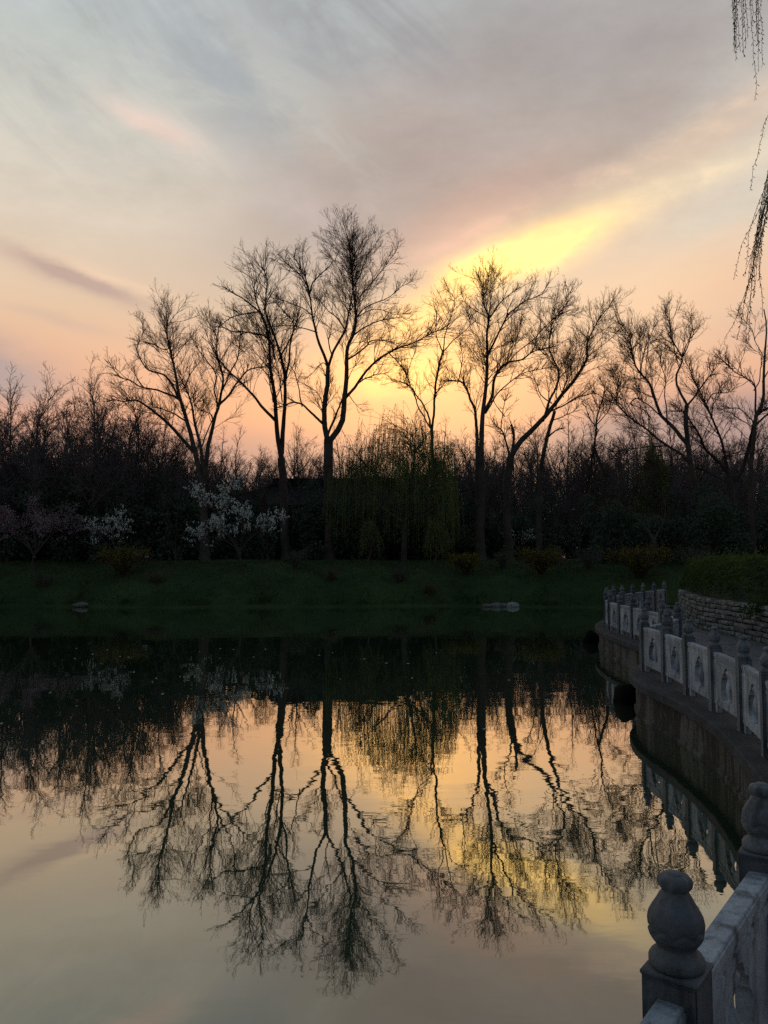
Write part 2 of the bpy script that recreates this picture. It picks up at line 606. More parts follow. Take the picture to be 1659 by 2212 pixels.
def b_stone(b, bs, out, k0=1.0):
    """weathered carved railing stone with grime"""
    t = b.n('ShaderNodeTexCoord')
    gm = b.n('ShaderNodeNewGeometry')
    f1 = b.maprange(b.noise(gm.outputs['Position'], 2.2, 6.0, 0.65), 0.36, 0.66, 0, 1)
    f2 = b.maprange(b.noise(gm.outputs['Position'], 55.0, 3.0, 0.7), 0.40, 0.62, 0, 1)
    vm = b.n('ShaderNodeVectorMath', operation='MULTIPLY')
    b.nt.links.new(gm.outputs['Position'], vm.inputs[0])
    vm.inputs[1].default_value = (9.0, 9.0, 1.6)
    f3 = b.maprange(b.noise(vm.outputs[0], 1.4, 5.0, 0.6), 0.46, 0.72, 0, 1)
    c = b.mix(f1, (0.19, 0.235, 0.28), (0.32, 0.38, 0.43))
    c = b.mix(b.m('MULTIPLY', f2, 0.22), c, (0.065, 0.075, 0.085))
    c = b.mix(b.m('MULTIPLY', f3, 0.85), c, (0.035, 0.042, 0.046))
    oi = b.n('ShaderNodeObjectInfo')
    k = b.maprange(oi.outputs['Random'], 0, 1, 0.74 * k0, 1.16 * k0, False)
    nd = b.n('ShaderNodeVectorMath', operation='SCALE')
    b.nt.links.new(c, nd.inputs[0])
    b.nt.links.new(k, nd.inputs['Scale'])
    b.nt.links.new(nd.outputs[0], bs.inputs['Base Color'])
    bs.inputs['Roughness'].default_value = 0.72
    bs.inputs['Specular IOR Level'].default_value = 0.35
    bn = b.n('ShaderNodeBump')
    bn.inputs['Distance'].default_value = 0.007
    b.nt.links.new(b.noise(gm.outputs['Position'], 34.0, 8.0, 0.72), bn.inputs['Height'])
    b.nt.links.new(bn.outputs[0], bs.inputs['Normal'])


M_stone = mat('carved_stone', b_stone)
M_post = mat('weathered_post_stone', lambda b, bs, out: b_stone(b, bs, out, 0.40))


def b_conc(b, bs, out):
    """stained concrete of the quay wall: streaks, damp and moss"""
    gm = b.n('ShaderNodeNewGeometry')
    vm = b.n('ShaderNodeVectorMath', operation='MULTIPLY')
    b.nt.links.new(gm.outputs['Position'], vm.inputs[0])
    vm.inputs[1].default_value = (2.1, 2.1, 0.55)
    st = b.maprange(b.noise(vm.outputs[0], 1.3, 7.0, 0.70, 0.4), 0.44, 0.56, 0, 1)
    f1 = b.maprange(b.noise(gm.outputs['Position'], 1.6, 7.0, 0.66), 0.40, 0.62, 0, 1)
    f2 = b.maprange(b.noise(gm.outputs['Position'], 30.0, 4.0, 0.7), 0.35, 0.65, 0, 1)
    c = b.mix(f2, (0.062, 0.068, 0.066), (0.125, 0.132, 0.124))
    c = b.mix(b.m('MULTIPLY', st, 0.85), c, (0.018, 0.018, 0.015))
    c = b.mix(b.m('MULTIPLY', f1, 0.5), c, (0.028, 0.030, 0.022))
    b.nt.links.new(c, bs.inputs['Base Color'])
    bs.inputs['Roughness'].default_value = 0.9
    bs.inputs['Specular IOR Level'].default_value = 0.2
    bn = b.n('ShaderNodeBump')
    bn.inputs['Distance'].default_value = 0.02
    b.nt.links.new(b.noise(gm.outputs['Position'], 14.0, 7.0, 0.7), bn.inputs['Height'])
    b.nt.links.new(bn.outputs[0], bs.inputs['Normal'])


M_conc = mat('stained_concrete', b_conc)
M_coping = simple('coping_concrete', (0.018, 0.023, 0.027), (0.040, 0.047, 0.053), 2.4, 0.88, bump=0.006, bscale=22)


def b_water(b, bs, out):
    nt = b.nt
    gm = b.n('ShaderNodeNewGeometry')

    def vec(s):
        vm = b.n('ShaderNodeVectorMath', operation='MULTIPLY')
        nt.links.new(gm.outputs['Position'], vm.inputs[0])
        vm.inputs[1].default_value = s
        return vm.outputs[0]
    # long soft undulation, short ripples and patches of breeze
    h1 = b.noise(vec((0.9, 1.1, 1.0)), 1.1, 2.0, 0.45)
    h2 = b.noise(vec((0.55, 1.4, 1.0)), 4.2, 2.0, 0.5)
    pt = b.maprange(b.noise(vec((0.10, 0.16, 1.0)), 1.0, 3.0, 0.5), 0.38, 0.64, 0.25, 1.0)
    h = b.m('ADD', b.m('MULTIPLY', b.m('MULTIPLY', h1, pt), 0.0050), b.m('MULTIPLY', b.m('MULTIPLY', h2, pt), 0.0006))
    bn = b.n('ShaderNodeBump')
    bn.inputs['Strength'].default_value = 1.0
    bn.inputs['Distance'].default_value = 1.0
    nt.links.new(h, bn.inputs['Height'])
    fr = b.n('ShaderNodeFresnel')
    fr.inputs['IOR'].default_value = 1.5
    nt.links.new(bn.outputs[0], fr.inputs['Normal'])
    frc = b.ramp(fr.outputs[0], [(0.0, (0.14,) * 3), (0.10, (0.27,) * 3), (0.23, (0.55,) * 3), (0.42, (0.76,) * 3), (1.0, (1.0,) * 3)])
    gl = b.n('ShaderNodeBsdfGlossy')
    gl.inputs['Color'].default_value = (0.93, 0.94, 0.87, 1)
    gl.inputs['Roughness'].default_value = 0.012
    nt.links.new(bn.outputs[0], gl.inputs['Normal'])
    df = b.n('ShaderNodeBsdfDiffuse')
    df.inputs['Color'].default_value = (0.022, 0.038, 0.022, 1)
    mx = b.n('ShaderNodeMixShader')
    nt.links.new(frc, mx.inputs[0])
    nt.links.new(df.outputs[0], mx.inputs[1])
    nt.links.new(gl.outputs[0], mx.inputs[2])
    nt.links.new(mx.outputs[0], out.inputs[0])
    nt.nodes.remove(bs)


M_water = mat('pond_water', b_water)

# ------------------------------------------------------------------ traced limbs of the big trees (metres): base radius, tip radius, points
LIMBS = {
 't1': [
  (0.339,0.221,[(-12.12,54.0,2.3),(-12.2,54.0,5.97),(-12.33,54.0,7.77)]),
  (0.214,0.018,[(-12.33,54.0,7.77),(-13.01,54.62,10.01),(-13.43,55.09,11.33),(-14.06,55.76,12.93),(-14.61,56.38,14.26),(-15.03,57.06,15.63),(-15.48,57.81,17.05),(-15.96,58.53,18.35),(-16.35,59.3,19.68),(-16.46,59.82,20.56),(-16.41,60,21.44),(-16.54,60,22.25)]),
  (0.16,0.025,[(-13.08,54.62,9.94),(-13.86,54.21,10.83),(-14.57,53.6,11.74),(-15.2,53.04,12.21),(-15.83,52.26,12.78),(-16.29,51.71,12.95),(-16.77,51.08,12.75),(-17.22,50.4,12.72),(-17.51,49.89,12.52)]),
  (0.086,0.018,[(-14.64,56.22,14.0),(-15.32,55.97,14.25),(-15.98,55.64,14.48),(-16.55,55.29,14.52),(-17.0,54.95,14.56),(-17.46,54.42,14.88),(-17.99,53.81,14.96),(-18.2,53.15,15.39),(-18.33,52.46,15.79)]),
  (0.1,0.018,[(-14.76,56.38,14.26),(-15.02,56.19,14.9),(-15.53,55.83,15.58),(-16.23,55.41,15.74),(-16.59,55.11,15.93),(-16.88,54.58,16.47),(-16.96,54.1,16.94),(-16.57,53.51,17.43)]),
  (0.05,0.014,[(-15.92,58.53,18.27),(-16.33,58.59,18.12),(-17.17,58.75,18.56),(-18.19,59.0,18.95),(-18.05,59.27,19.83),(-18.6,59.68,20.93)]),
  (0.164,0.029,[(-12.29,54.13,8.14),(-12.53,54.64,9.65),(-12.96,55.31,11.07),(-13.43,56.13,12.47),(-13.94,57.07,13.86),(-14.45,57.83,14.87),(-15.0,58.44,15.55),(-15.69,58.99,15.83)]),
  (0.05,0.014,[(-14.68,58.13,15.21),(-14.14,57.77,16.11),(-13.38,57.11,16.8)]),
  (0.2,0.021,[(-12.22,54.0,7.77),(-11.94,53.73,9.82),(-11.77,53.55,10.8),(-11.44,53.26,12.11),(-11.12,53.08,12.79),(-10.86,52.79,13.8),(-10.71,52.51,14.67),(-10.92,52.11,15.77),(-11.01,51.8,16.54),(-10.94,51.59,17.04),(-11.27,51.19,17.83)]),
  (0.093,0.029,[(-11.04,53.01,12.92),(-10.37,52.79,13.52),(-9.67,52.39,14.35),(-9.04,51.97,14.89),(-8.36,51.57,15.08),(-7.45,50.98,15.07)]),
  (0.071,0.018,[(-10.86,52.79,13.73),(-10.38,53.46,15.32),(-10.03,54.21,16.52),(-10.09,55.31,18.08),(-9.86,56.03,18.89)]),
  (0.071,0.014,[(-11.18,53.01,13.06),(-11.34,52.85,13.96),(-11.19,52.62,14.83),(-11.75,52.23,15.73),(-12.29,51.79,16.46),(-12.33,51.36,17.18)]),
  (0.071,0.018,[(-14.12,55.58,12.38),(-14.87,55.74,12.85),(-15.77,56.01,13.2),(-16.53,56.31,13.41)]),
  (0.057,0.018,[(-12.58,55.13,10.6),(-12.07,54.89,11.81),(-11.89,54.69,12.51),(-12.76,54.33,12.89),(-12.8,54.15,13.29),(-12.0,53.8,13.51)]),
 ],
 't2': [
  (0.337,0.277,[(-7.12,58.0,2.3),(-7.31,58.0,7.3),(-7.51,58.0,9.97)]),
  (0.205,0.024,[(-7.51,58.0,9.97),(-7.73,57.21,12.03),(-7.75,55.98,14.19),(-7.84,54.81,15.7),(-7.77,53.45,17.08),(-7.83,52.41,17.92),(-8.12,52,18.8),(-8.46,52,19.8),(-8.58,52,20.7),(-8.04,52,21.82)]),
  (0.193,0.024,[(-7.43,57.83,10.43),(-7.28,57.42,12.67),(-7.11,56.92,14.63),(-7.17,56.38,16.31),(-7.47,55.85,17.61),(-7.92,55.23,18.86),(-8.25,54.66,19.86),(-8.11,54.02,20.94),(-7.93,53.52,21.69),(-8.3,52.93,22.39)]),
  (0.096,0.024,[(-7.05,56.66,15.54),(-6.73,56.12,16.72),(-6.6,55.46,17.62),(-6.21,54.47,18.52),(-5.9,53.73,18.99),(-5.86,52.81,19.5)]),
  (0.084,0.024,[(-7.52,54.16,16.46),(-7.82,54.55,17.61),(-8.45,54.94,18.19),(-9.09,55.3,18.35),(-10.02,55.93,18.76),(-11.12,56.74,19.0),(-12.34,57.93,20.02)]),
  (0.132,0.03,[(-7.87,56.93,12.59),(-8.56,56.73,13.27),(-9.34,56.35,14.27),(-10.21,55.86,15.12),(-10.93,55.32,15.82),(-11.51,54.73,16.49),(-11.87,53.93,17.44)]),
  (0.072,0.024,[(-8.12,52,18.8),(-9.01,52,19.58),(-9.89,52,20.14),(-10.67,52,20.59)]),
  (0.054,0.024,[(-8.34,52,18.91),(-9.22,52,18.8),(-10.2,52,18.47),(-10.96,52,17.8)]),
  (0.072,0.024,[(-7.44,56.12,16.85),(-6.54,57.42,19.5),(-7.71,58.86,21.32),(-8.47,59.8,22.25)]),
  (0.054,0.03,[(-7.92,56.32,13.91),(-8.19,56.69,15.18),(-8.39,57.15,16.13)]),
  (0.054,0.03,[(-7.36,57.06,14.06),(-7.47,56.61,15.28),(-7.52,56.01,16.1)]),
 ],
 't3': [
  (0.383,0.337,[(-3.88,57.0,2.3),(-3.92,57.0,7.41),(-3.96,57.0,10.41),(-3.99,57.0,11.2)]),
  (0.23,0.176,[(-4.1,57.0,11.28),(-4.23,57.15,12.08),(-4.33,57.39,13.06),(-4.2,58.07,15.01),(-4.18,58.94,16.9)]),
  (0.13,0.015,[(-4.2,58.94,16.98),(-4.57,58.72,18.06),(-4.88,58.5,18.89),(-5.1,58.22,19.78),(-5.24,58.0,20.36),(-5.33,57.65,21.21),(-5.49,57.21,22.11),(-5.7,56.89,22.63),(-6.2,56.44,23.18),(-6.84,55.91,23.61),(-7.46,55.42,23.82)]),
  (0.061,0.015,[(-5.49,57.21,22.19),(-5.76,57.51,23.25),(-6.29,57.96,24.22),(-6.68,58.52,25.25),(-6.57,58.97,26.01)]),
  (0.069,0.015,[(-5.41,57.21,22.03),(-5.12,57.35,22.87),(-4.51,57.59,23.6),(-3.91,57.93,24.38)]),
  (0.115,0.015,[(-4.11,58.94,17.06),(-3.88,59.18,17.94),(-3.34,59.57,19.03),(-2.92,60.03,20.15),(-2.67,60.8,21.89),(-2.54,61.4,23.11),(-2.39,61.84,23.95),(-2.55,62.68,25.46),(-2.74,63,26.81),(-2.78,63,27.87),(-2.44,63,28.93)]),
  (0.061,0.015,[(-3.92,59.18,17.86),(-4.14,58.81,18.82),(-3.92,58.35,19.5),(-4.21,58.0,19.8),(-4.79,57.37,20.01)]),
  (0.115,0.034,[(-4.39,57.2,12.32),(-5.03,56.96,12.9),(-5.84,56.48,13.59),(-6.48,56.08,13.67),(-7.03,55.64,13.35),(-7.37,55.34,13.22)]),
  (0.054,0.015,[(-5.88,56.48,13.63),(-6.13,56.22,15.01),(-6.33,56.0,15.73),(-6.69,55.75,16.28),(-7.19,55.46,16.67)]),
  (0.245,0.031,[(-3.79,57.0,11.2),(-3.05,57.46,12.44),(-2.93,58.14,14.23),(-2.86,58.88,15.91),(-2.83,59.85,17.86),(-2.73,60.43,18.93),(-2.35,61.1,20.04),(-2.18,62.02,21.59),(-2.34,63,23.55),(-2.52,63,24.52),(-2.61,63,25.57),(-2.65,63,26.72),(-2.87,63,28.31)]),
  (0.123,0.023,[(-2.79,58.31,14.5),(-2.14,58.02,15.16),(-1.34,57.48,16.15),(-0.32,56.74,16.99),(0.9,55.82,17.45),(2.0,54.88,17.58),(2.92,53.9,17.84),(3.54,53.17,17.93),(4.33,52.19,17.86)]),
  (0.084,0.019,[(-2.7,58.25,14.65),(-1.61,58.77,15.89),(-0.34,59.56,16.52),(0.31,60.04,16.55)]),
  (0.084,0.015,[(-2.7,59.85,17.74),(-1.88,59.64,18.22),(-1.31,59.4,18.65),(-1.07,59.25,18.94),(-0.42,58.96,18.98),(0.46,58.48,18.64),(1.09,58.07,18.45)]),
  (0.069,0.015,[(-2.31,61.1,19.96),(-1.59,60.91,20.41),(-0.59,60.54,20.8),(0.39,60.09,20.92),(1.37,59.54,20.83),(2.24,58.93,20.48)]),
  (0.054,0.015,[(-2.15,62.02,21.59),(-1.45,61.73,22.36),(-0.44,61.3,22.65),(0.4,60.84,22.84),(1.38,60.01,23.4),(2.18,59.29,23.56)]),
  (0.046,0.015,[(-2.17,62.02,21.59),(-1.11,61.83,22.13),(-0.1,61.59,22.06),(0.82,61.27,21.62),(2.06,60.76,21.54)]),
  (0.054,0.015,[(-2.27,62.96,23.19),(-1.65,63,23.99),(-1.05,63,24.7),(-0.28,63,25.57),(0.41,63,26.54),(1.02,63,27.43),(1.19,63,28.13)]),
  (0.046,0.015,[(-2.45,61.84,23.95),(-1.8,62.14,25.26),(-1.48,62.57,26.64),(-0.8,63,27.78),(-0.28,63,28.57)]),
  (0.061,0.015,[(-2.96,60.03,20.07),(-3.65,60.45,21.11),(-4.26,60.89,21.75),(-4.8,61.45,22.53),(-5.65,62.42,23.62)]),
  (0.038,0.011,[(-2.62,63,24.87),(-3.36,62.67,25.45),(-4.01,62.04,26.18),(-4.7,60.98,26.89)]),
  (0.046,0.015,[(-4.2,58.94,16.82),(-4.6,59.09,17.26),(-5.45,59.66,16.58),(-6.07,60.2,16.21)]),
  (0.046,0.011,[(-2.65,60.59,21.58),(-3.23,60.21,22.29),(-3.68,59.56,22.99),(-4.27,58.63,23.49)]),
  (0.107,0.061,[(-4.1,57.0,11.35),(-3.46,56.46,12.74),(-2.92,55.65,13.81)]),
  (0.054,0.015,[(-5.11,58.37,19.42),(-6.09,58.57,19.76),(-7.0,58.86,20.05),(-8.37,59.45,20.14)]),
  (0.046,0.015,[(-5.3,57.92,20.5),(-6.07,58.28,21.18),(-6.93,58.81,21.67),(-7.74,59.46,22.21),(-8.48,60.11,22.51)]),
  (0.038,0.011,[(-4.27,57.53,13.48),(-4.76,57.24,14.52),(-5.42,56.87,14.99),(-6.15,56.42,15.2)]),
  (0.038,0.011,[(-2.85,58.68,15.55),(-2.42,58.94,16.58),(-2.03,59.25,17.3),(-1.81,59.74,18.33)]),
  (0.046,0.015,[(0.37,56.3,17.27),(1.2,55.94,16.25),(1.72,55.34,15.12)]),
  (0.038,0.011,[(-2.47,58.25,14.49),(-2.0,58.56,13.91),(-1.54,59.01,13.6)]),
 ],
 't4': [
  (0.153,0.122,[(3.89,60.0,2.3),(3.71,60.0,8.5),(3.62,60.0,12.31)]),
  (0.102,0.071,[(3.65,60.0,12.52),(3.78,59.18,14.22),(3.86,57.92,15.68),(3.93,56.84,16.52),(4.15,55.75,17.13)]),
  (0.046,0.015,[(4.15,55.75,17.18),(3.9,55.53,17.75),(3.64,55.18,18.33),(3.64,54.39,19.25),(3.43,54,20.08)]),
  (0.051,0.015,[(4.18,55.75,17.23),(4.45,56.42,18.88),(4.92,57.29,20.34),(5.23,58.51,22.05),(4.61,59.55,23.02)]),
  (0.046,0.015,[(4.2,55.75,17.23),(4.89,55.91,18.05),(5.49,56.09,18.59),(6.2,56.4,19.47),(5.87,56.86,20.7)]),
  (0.087,0.031,[(3.55,60.0,12.52),(3.14,60.62,14.19),(2.6,61.21,15.15),(2.1,61.87,16.04),(1.27,62.68,16.65),(0.63,63.3,16.84)]),
  (0.066,0.02,[(3.49,60.0,12.52),(2.73,59.55,13.68),(2.36,59.05,14.6),(2.09,58.67,15.14),(1.77,58.1,15.82),(1.46,57.43,16.47),(0.86,56.68,16.88)]),
  (0.036,0.015,[(1.67,57.94,15.99),(1.96,57.75,16.95),(2.25,57.48,17.68),(2.34,57.23,18.22)]),
 ],
 't5': [
  (0.336,0.308,[(6.6,55.0,2.3),(6.61,55.0,7.07),(6.63,55.0,10.08)]),
  (0.14,0.056,[(6.44,55.0,10.18),(6.46,56.09,12.94),(6.2,56.75,14.04),(5.98,57.38,14.96),(5.55,57.97,15.59),(4.77,58.75,15.87)]),
  (0.047,0.019,[(5.45,57.97,15.64),(5.62,57.65,16.42),(5.67,57.04,17.27),(5.39,56.16,18.02)]),
  (0.028,0.014,[(4.82,58.75,15.87),(4.8,58.49,16.42),(4.34,57.72,17.04)]),
  (0.205,0.023,[(6.74,55.0,10.18),(7.0,55.74,12.87),(7.18,56.35,14.54),(7.42,56.98,16.06),(7.59,57.81,17.87),(7.66,58.64,19.52),(7.88,59.16,20.5),(7.8,59.65,21.38),(7.56,60.13,22.17),(7.77,60.96,23.62),(7.16,61,24.92)]),
  (0.047,0.014,[(7.9,59.28,20.64),(7.35,59.39,21.09),(6.66,59.58,21.57),(6.17,59.81,22.17),(5.9,60.12,23.01)]),
  (0.056,0.014,[(7.88,59.16,20.55),(8.32,58.98,21.27),(8.9,58.68,21.9),(9.73,58.18,22.45),(10.71,57.46,22.81)]),
  (0.037,0.014,[(8.89,58.68,21.8),(8.95,59.29,23.35),(8.51,60.11,24.49)]),
  (0.093,0.019,[(7.59,57.59,17.51),(7.99,57.46,18.28),(8.46,57.25,19.22),(8.92,56.97,20.14),(9.47,56.72,20.66),(9.84,56.53,21.0),(10.47,56.26,21.2),(11.27,55.85,21.46),(11.67,55.42,22.1)]),
  (0.042,0.019,[(8.41,57.25,19.12),(8.8,57.49,19.49),(9.09,57.77,19.73)]),
  (0.14,0.023,[(7.06,55.74,12.97),(7.68,56.16,14.12),(7.85,56.62,15.19),(8.22,57.09,16.09),(9.01,57.72,16.94),(10.37,58.66,17.48),(11.46,59.61,18.34),(13.31,61,19.03)]),
  (0.037,0.019,[(8.1,56.96,15.86),(8.25,57.3,16.84),(7.94,57.56,17.1)]),
  (0.047,0.014,[(9.11,57.72,16.94),(9.68,57.52,17.59),(10.6,57.14,18.29),(11.65,56.44,19.28),(12.62,55.49,20.27),(12.78,54.45,21.37)]),
  (0.065,0.019,[(7.24,55.74,12.97),(7.98,55.51,14.17),(8.79,55.21,14.97),(9.95,54.75,15.54),(11.57,53.97,15.73)]),
  (0.042,0.014,[(9.01,57.72,16.94),(9.83,58.37,18.83),(10.27,59.1,20.28),(10.52,59.87,21.56)]),
  (0.042,0.014,[(8.97,56.97,20.14),(8.89,56.75,20.57),(8.63,56.31,20.92)]),
 ],
 't6': [
  (0.285,0.257,[(8.76,56.0,2.3),(8.66,56.0,7.63),(8.92,56.0,9.74)]),
  (0.247,0.024,[(8.92,56.0,9.74),(9.47,56.13,10.62),(10.39,56.34,11.62),(11.62,56.67,12.85),(12.7,57.06,14.2),(13.69,57.46,15.38),(14.84,58.03,17.02),(15.05,58.21,17.57),(15.16,58.58,18.69),(15.61,58.92,19.6),(16.66,59.68,21.5)]),
  (0.105,0.019,[(11.41,56.58,12.59),(11.98,56.93,13.98),(12.57,57.31,15.15),(12.76,57.7,16.23),(12.4,58.25,17.48),(12.32,58.79,18.64),(12.86,59.77,20.58),(14.33,61.1,22.59)]),
  (0.057,0.019,[(11.93,56.93,13.88),(11.33,57.06,14.4),(11.09,57.29,15.24),(10.86,57.58,16.0)]),
  (0.067,0.019,[(11.94,56.76,13.16),(12.75,56.46,13.49),(13.59,55.91,13.97),(14.52,55.07,14.13),(14.44,54.35,14.78)]),
  (0.124,0.086,[(9.02,56.03,9.84),(9.3,56.81,11.5),(9.22,57.43,12.29)]),
  (0.095,0.024,[(8.82,56.0,9.64),(8.73,56.29,10.64),(8.44,56.86,11.8),(8.1,57.18,12.15),(7.78,57.71,12.84)]),
  (0.048,0.019,[(8.4,56.94,11.91),(8.66,57.58,13.41),(9.13,58.62,14.82)]),
  (0.038,0.014,[(15.03,58.17,17.46),(16.01,58.58,18.28),(17.14,59.31,19.2),(17.86,59.99,20.02)]),
  (0.038,0.014,[(12.92,57.16,14.42),(12.74,57.63,15.62),(13.13,58.41,16.91),(14.1,59.51,18.11)]),
  (0.043,0.014,[(8.62,57.37,13.07),(7.98,56.95,13.79),(7.82,56.43,14.37)]),
 ],
 't7': [
  (0.203,0.116,[(10.99,57.0,2.3),(11.14,57.0,7.23),(11.26,57.0,9.18),(11.57,57.0,10.65),(11.97,57.0,12.12),(12.28,57.0,13.2)]),
  (0.077,0.024,[(11.77,57.0,11.33),(12.42,57.27,11.87),(13.1,57.66,12.08)]),
  (0.048,0.015,[(12.28,57.0,13.2),(12.75,57.28,14.34),(13.46,57.74,15.44),(13.83,58.42,16.81)]),
  (0.068,0.024,[(11.09,57.0,7.33),(10.71,57.27,8.23),(10.47,58.0,9.79),(9.99,58.62,10.57)]),
  (0.039,0.015,[(11.31,57.0,9.38),(10.94,57.28,10.39),(10.62,57.66,11.24),(10.13,58.19,12.02)]),
  (0.044,0.015,[(12.08,57.0,12.51),(12.82,57.25,12.85),(13.96,57.88,13.47),(14.89,58.76,14.44)]),
 ],
 't7b': [
  (0.153,0.102,[(16.56,60.0,2.3),(16.41,60.0,6.45),(16.55,60.0,9.01),(15.87,60.0,11.07)]),
  (0.092,0.025,[(15.89,60.0,11.07),(15.99,59.62,12.56),(16.01,59.24,13.52),(16.26,58.6,14.62),(16.26,57.84,15.66)]),
  (0.046,0.015,[(15.99,59.62,12.45),(15.52,60.13,13.47),(15.51,61.24,14.94)]),
  (0.046,0.015,[(16.05,59.53,12.75),(17.11,60.25,13.91),(17.74,61.29,15.17)]),
  (0.092,0.041,[(14.62,60.0,2.3),(14.58,59.28,5.39),(14.82,57.68,8.27),(14.81,56.03,10.22)]),
 ],
 't8': [
  (0.238,0.13,[(20.68,51.0,2.3),(20.32,51.0,6.15),(19.85,51.0,7.6),(19.59,51.0,9.05),(19.48,51.0,10.52),(19.43,51.0,11.61),(19.52,51.0,12.5)]),
  (0.094,0.014,[(19.52,51.0,12.5),(19.23,51.15,13.34),(19.01,51.32,14.11),(19.07,51.45,14.66),(19.46,51.66,15.39),(19.6,51.8,15.87),(19.33,52.03,16.46),(19.09,52.36,17.31),(19.09,52.73,18.26),(19.03,53.35,19.69)]),
  (0.05,0.011,[(19.57,51.76,15.79),(19.99,52.01,16.46),(20.4,52.45,17.34),(20.77,52.97,18.18),(20.94,53.94,19.49)]),
  (0.079,0.014,[(19.56,51.0,12.5),(20.05,50.82,13.12),(20.29,50.67,13.53),(20.62,50.39,14.05),(20.93,50.05,14.55),(21.1,49.59,15.16)]),
  (0.036,0.011,[(20.23,50.71,13.46),(19.95,51.07,14.36),(19.91,51.49,15.05),(19.8,51.95,15.61)]),
  (0.144,0.018,[(19.45,51.0,10.0),(18.69,51.22,11.06),(17.99,51.45,11.84),(17.7,51.81,13.25),(17.51,52.08,14.13),(17.02,52.39,14.89),(16.74,52.65,15.56),(16.68,53.09,16.75),(16.67,53.5,17.79),(16.02,54.1,18.91)]),
  (0.043,0.011,[(17.02,52.39,14.89),(17.3,52.68,16.25),(17.9,53.08,17.36),(18.46,53.55,18.43),(19.07,53.92,19.01)]),
  (0.05,0.014,[(17.91,51.45,11.92),(17.0,51.1,12.59),(16.16,50.71,12.88),(15.7,50.42,12.46),(15.98,50.17,12.26),(16.48,49.55,11.72),(16.44,49.04,11.06),(16.24,48.57,10.49)]),
  (0.108,0.018,[(19.76,51.0,8.54),(19.22,51.15,9.29),(18.3,51.4,9.91),(17.66,51.64,10.54),(17.16,51.88,11.1),(16.46,52.2,11.68),(15.78,52.62,12.51),(15.52,52.88,13.09),(15.92,53.51,14.61),(15.86,53.79,15.21),(16.32,54.02,15.5)]),
  (0.05,0.014,[(18.3,51.4,9.91),(17.17,51.09,9.83),(16.16,50.68,9.67),(15.22,50.21,9.53),(14.32,49.59,9.02),(13.83,49.11,8.53)]),
  (0.043,0.014,[(19.63,51.03,8.84),(18.66,50.85,8.96),(17.61,50.54,8.71),(16.84,50.2,8.24),(16.14,49.82,7.77)]),
  (0.05,0.011,[(18.34,51.32,11.45),(18.08,50.81,12.97),(17.9,50.24,14.02),(17.42,49.63,14.81),(17.22,48.81,15.68),(16.74,48.2,16.14)]),
  (0.032,0.011,[(16.74,52.65,15.52),(15.61,51.85,16.26),(15.43,51.45,16.53)]),
  (0.029,0.011,[(17.77,51.81,13.1),(16.98,51.64,13.37),(16.43,51.25,14.1)]),
 ],
 't9': [
  (0.351,0.267,[(23.46,54.0,2.3),(23.49,54.0,6.35),(23.44,54.0,8.2)]),
  (0.122,0.019,[(23.37,54.0,8.43),(22.94,53.71,10.17),(22.46,53.41,11.35),(21.99,53.14,12.15),(21.41,52.78,13.07),(20.92,52.46,13.76),(20.34,52.06,14.51),(19.95,51.58,15.37)]),
  (0.13,0.027,[(23.33,54.0,8.43),(22.37,53.66,9.39),(21.55,53.3,10.03),(21.02,52.87,10.8),(20.5,52.47,11.35),(19.97,52.02,11.87),(19.47,51.65,12.18),(18.52,51.08,12.11)]),
  (0.084,0.046,[(23.47,54.0,7.51),(22.95,54.22,8.07),(22.35,54.61,8.5),(21.73,55.18,8.87)]),
  (0.038,0.015,[(22.25,54.73,8.59),(22.64,54.53,8.95),(22.63,54.3,9.32)]),
  (0.191,0.038,[(23.54,54.0,7.74),(24.13,53.73,8.48),(24.39,53.22,9.71),(24.38,52.65,10.77),(24.32,51.96,11.78),(24.66,51.41,12.21),(24.99,50.87,12.47),(25.17,50.01,13.1)]),
  (0.053,0.015,[(21.99,53.14,12.15),(22.2,53.41,12.96),(22.87,53.89,13.76),(23.73,54.74,14.88)]),
  (0.046,0.015,[(21.52,52.88,12.94),(22.04,52.99,13.65),(23.04,53.2,13.77),(23.42,53.34,14.18),(23.51,53.67,15.18)]),
  (0.053,0.015,[(23.11,53.87,9.49),(23.82,54.17,9.77),(24.83,54.85,10.09)]),
  (0.038,0.011,[(22.77,53.64,10.54),(23.63,54.17,11.55),(24.38,55.1,12.74)]),
 ],
 't10': [
  (0.204,0.031,[(22.14,48.0,2.3),(22.1,48.0,5.26),(22.17,48.0,7.99),(22.37,48.0,10.05),(22.54,48.0,11.43),(22.97,48.0,12.12),(23.08,48.0,13.51),(23.19,48.0,15.25),(23.3,48.0,16.65),(23.2,48.0,17.84)]),
  (0.075,0.014,[(22.52,48.0,11.36),(22.87,48.76,13.26),(22.55,49.25,13.86),(22.18,49.81,14.35),(21.93,50.53,15.11),(21.62,51.48,15.94)]),
  (0.041,0.01,[(22.91,48.76,13.12),(23.19,48.83,13.56),(23.34,48.95,14.22),(23.55,49.2,15.21),(23.12,49.46,15.78),(22.72,49.78,16.37)]),
  (0.041,0.01,[(22.42,48.0,10.88),(22.05,48.28,11.41),(21.79,48.6,11.82),(21.33,49.13,11.92),(20.83,49.98,12.01)]),
  (0.031,0.01,[(22.39,48.0,10.53),(21.45,47.58,10.94),(20.51,46.96,11.24),(19.72,46.35,11.33)]),
  (0.081,0.02,[(22.45,48.0,10.6),(23.11,48.2,11.19),(23.84,48.54,11.81),(24.74,49.18,12.85)]),
  (0.041,0.014,[(22.21,48.0,9.02),(21.24,47.7,8.84),(20.45,47.29,8.65)]),
  (0.041,0.014,[(22.27,48.0,8.88),(22.94,48.24,9.26),(23.86,48.72,9.39)]),
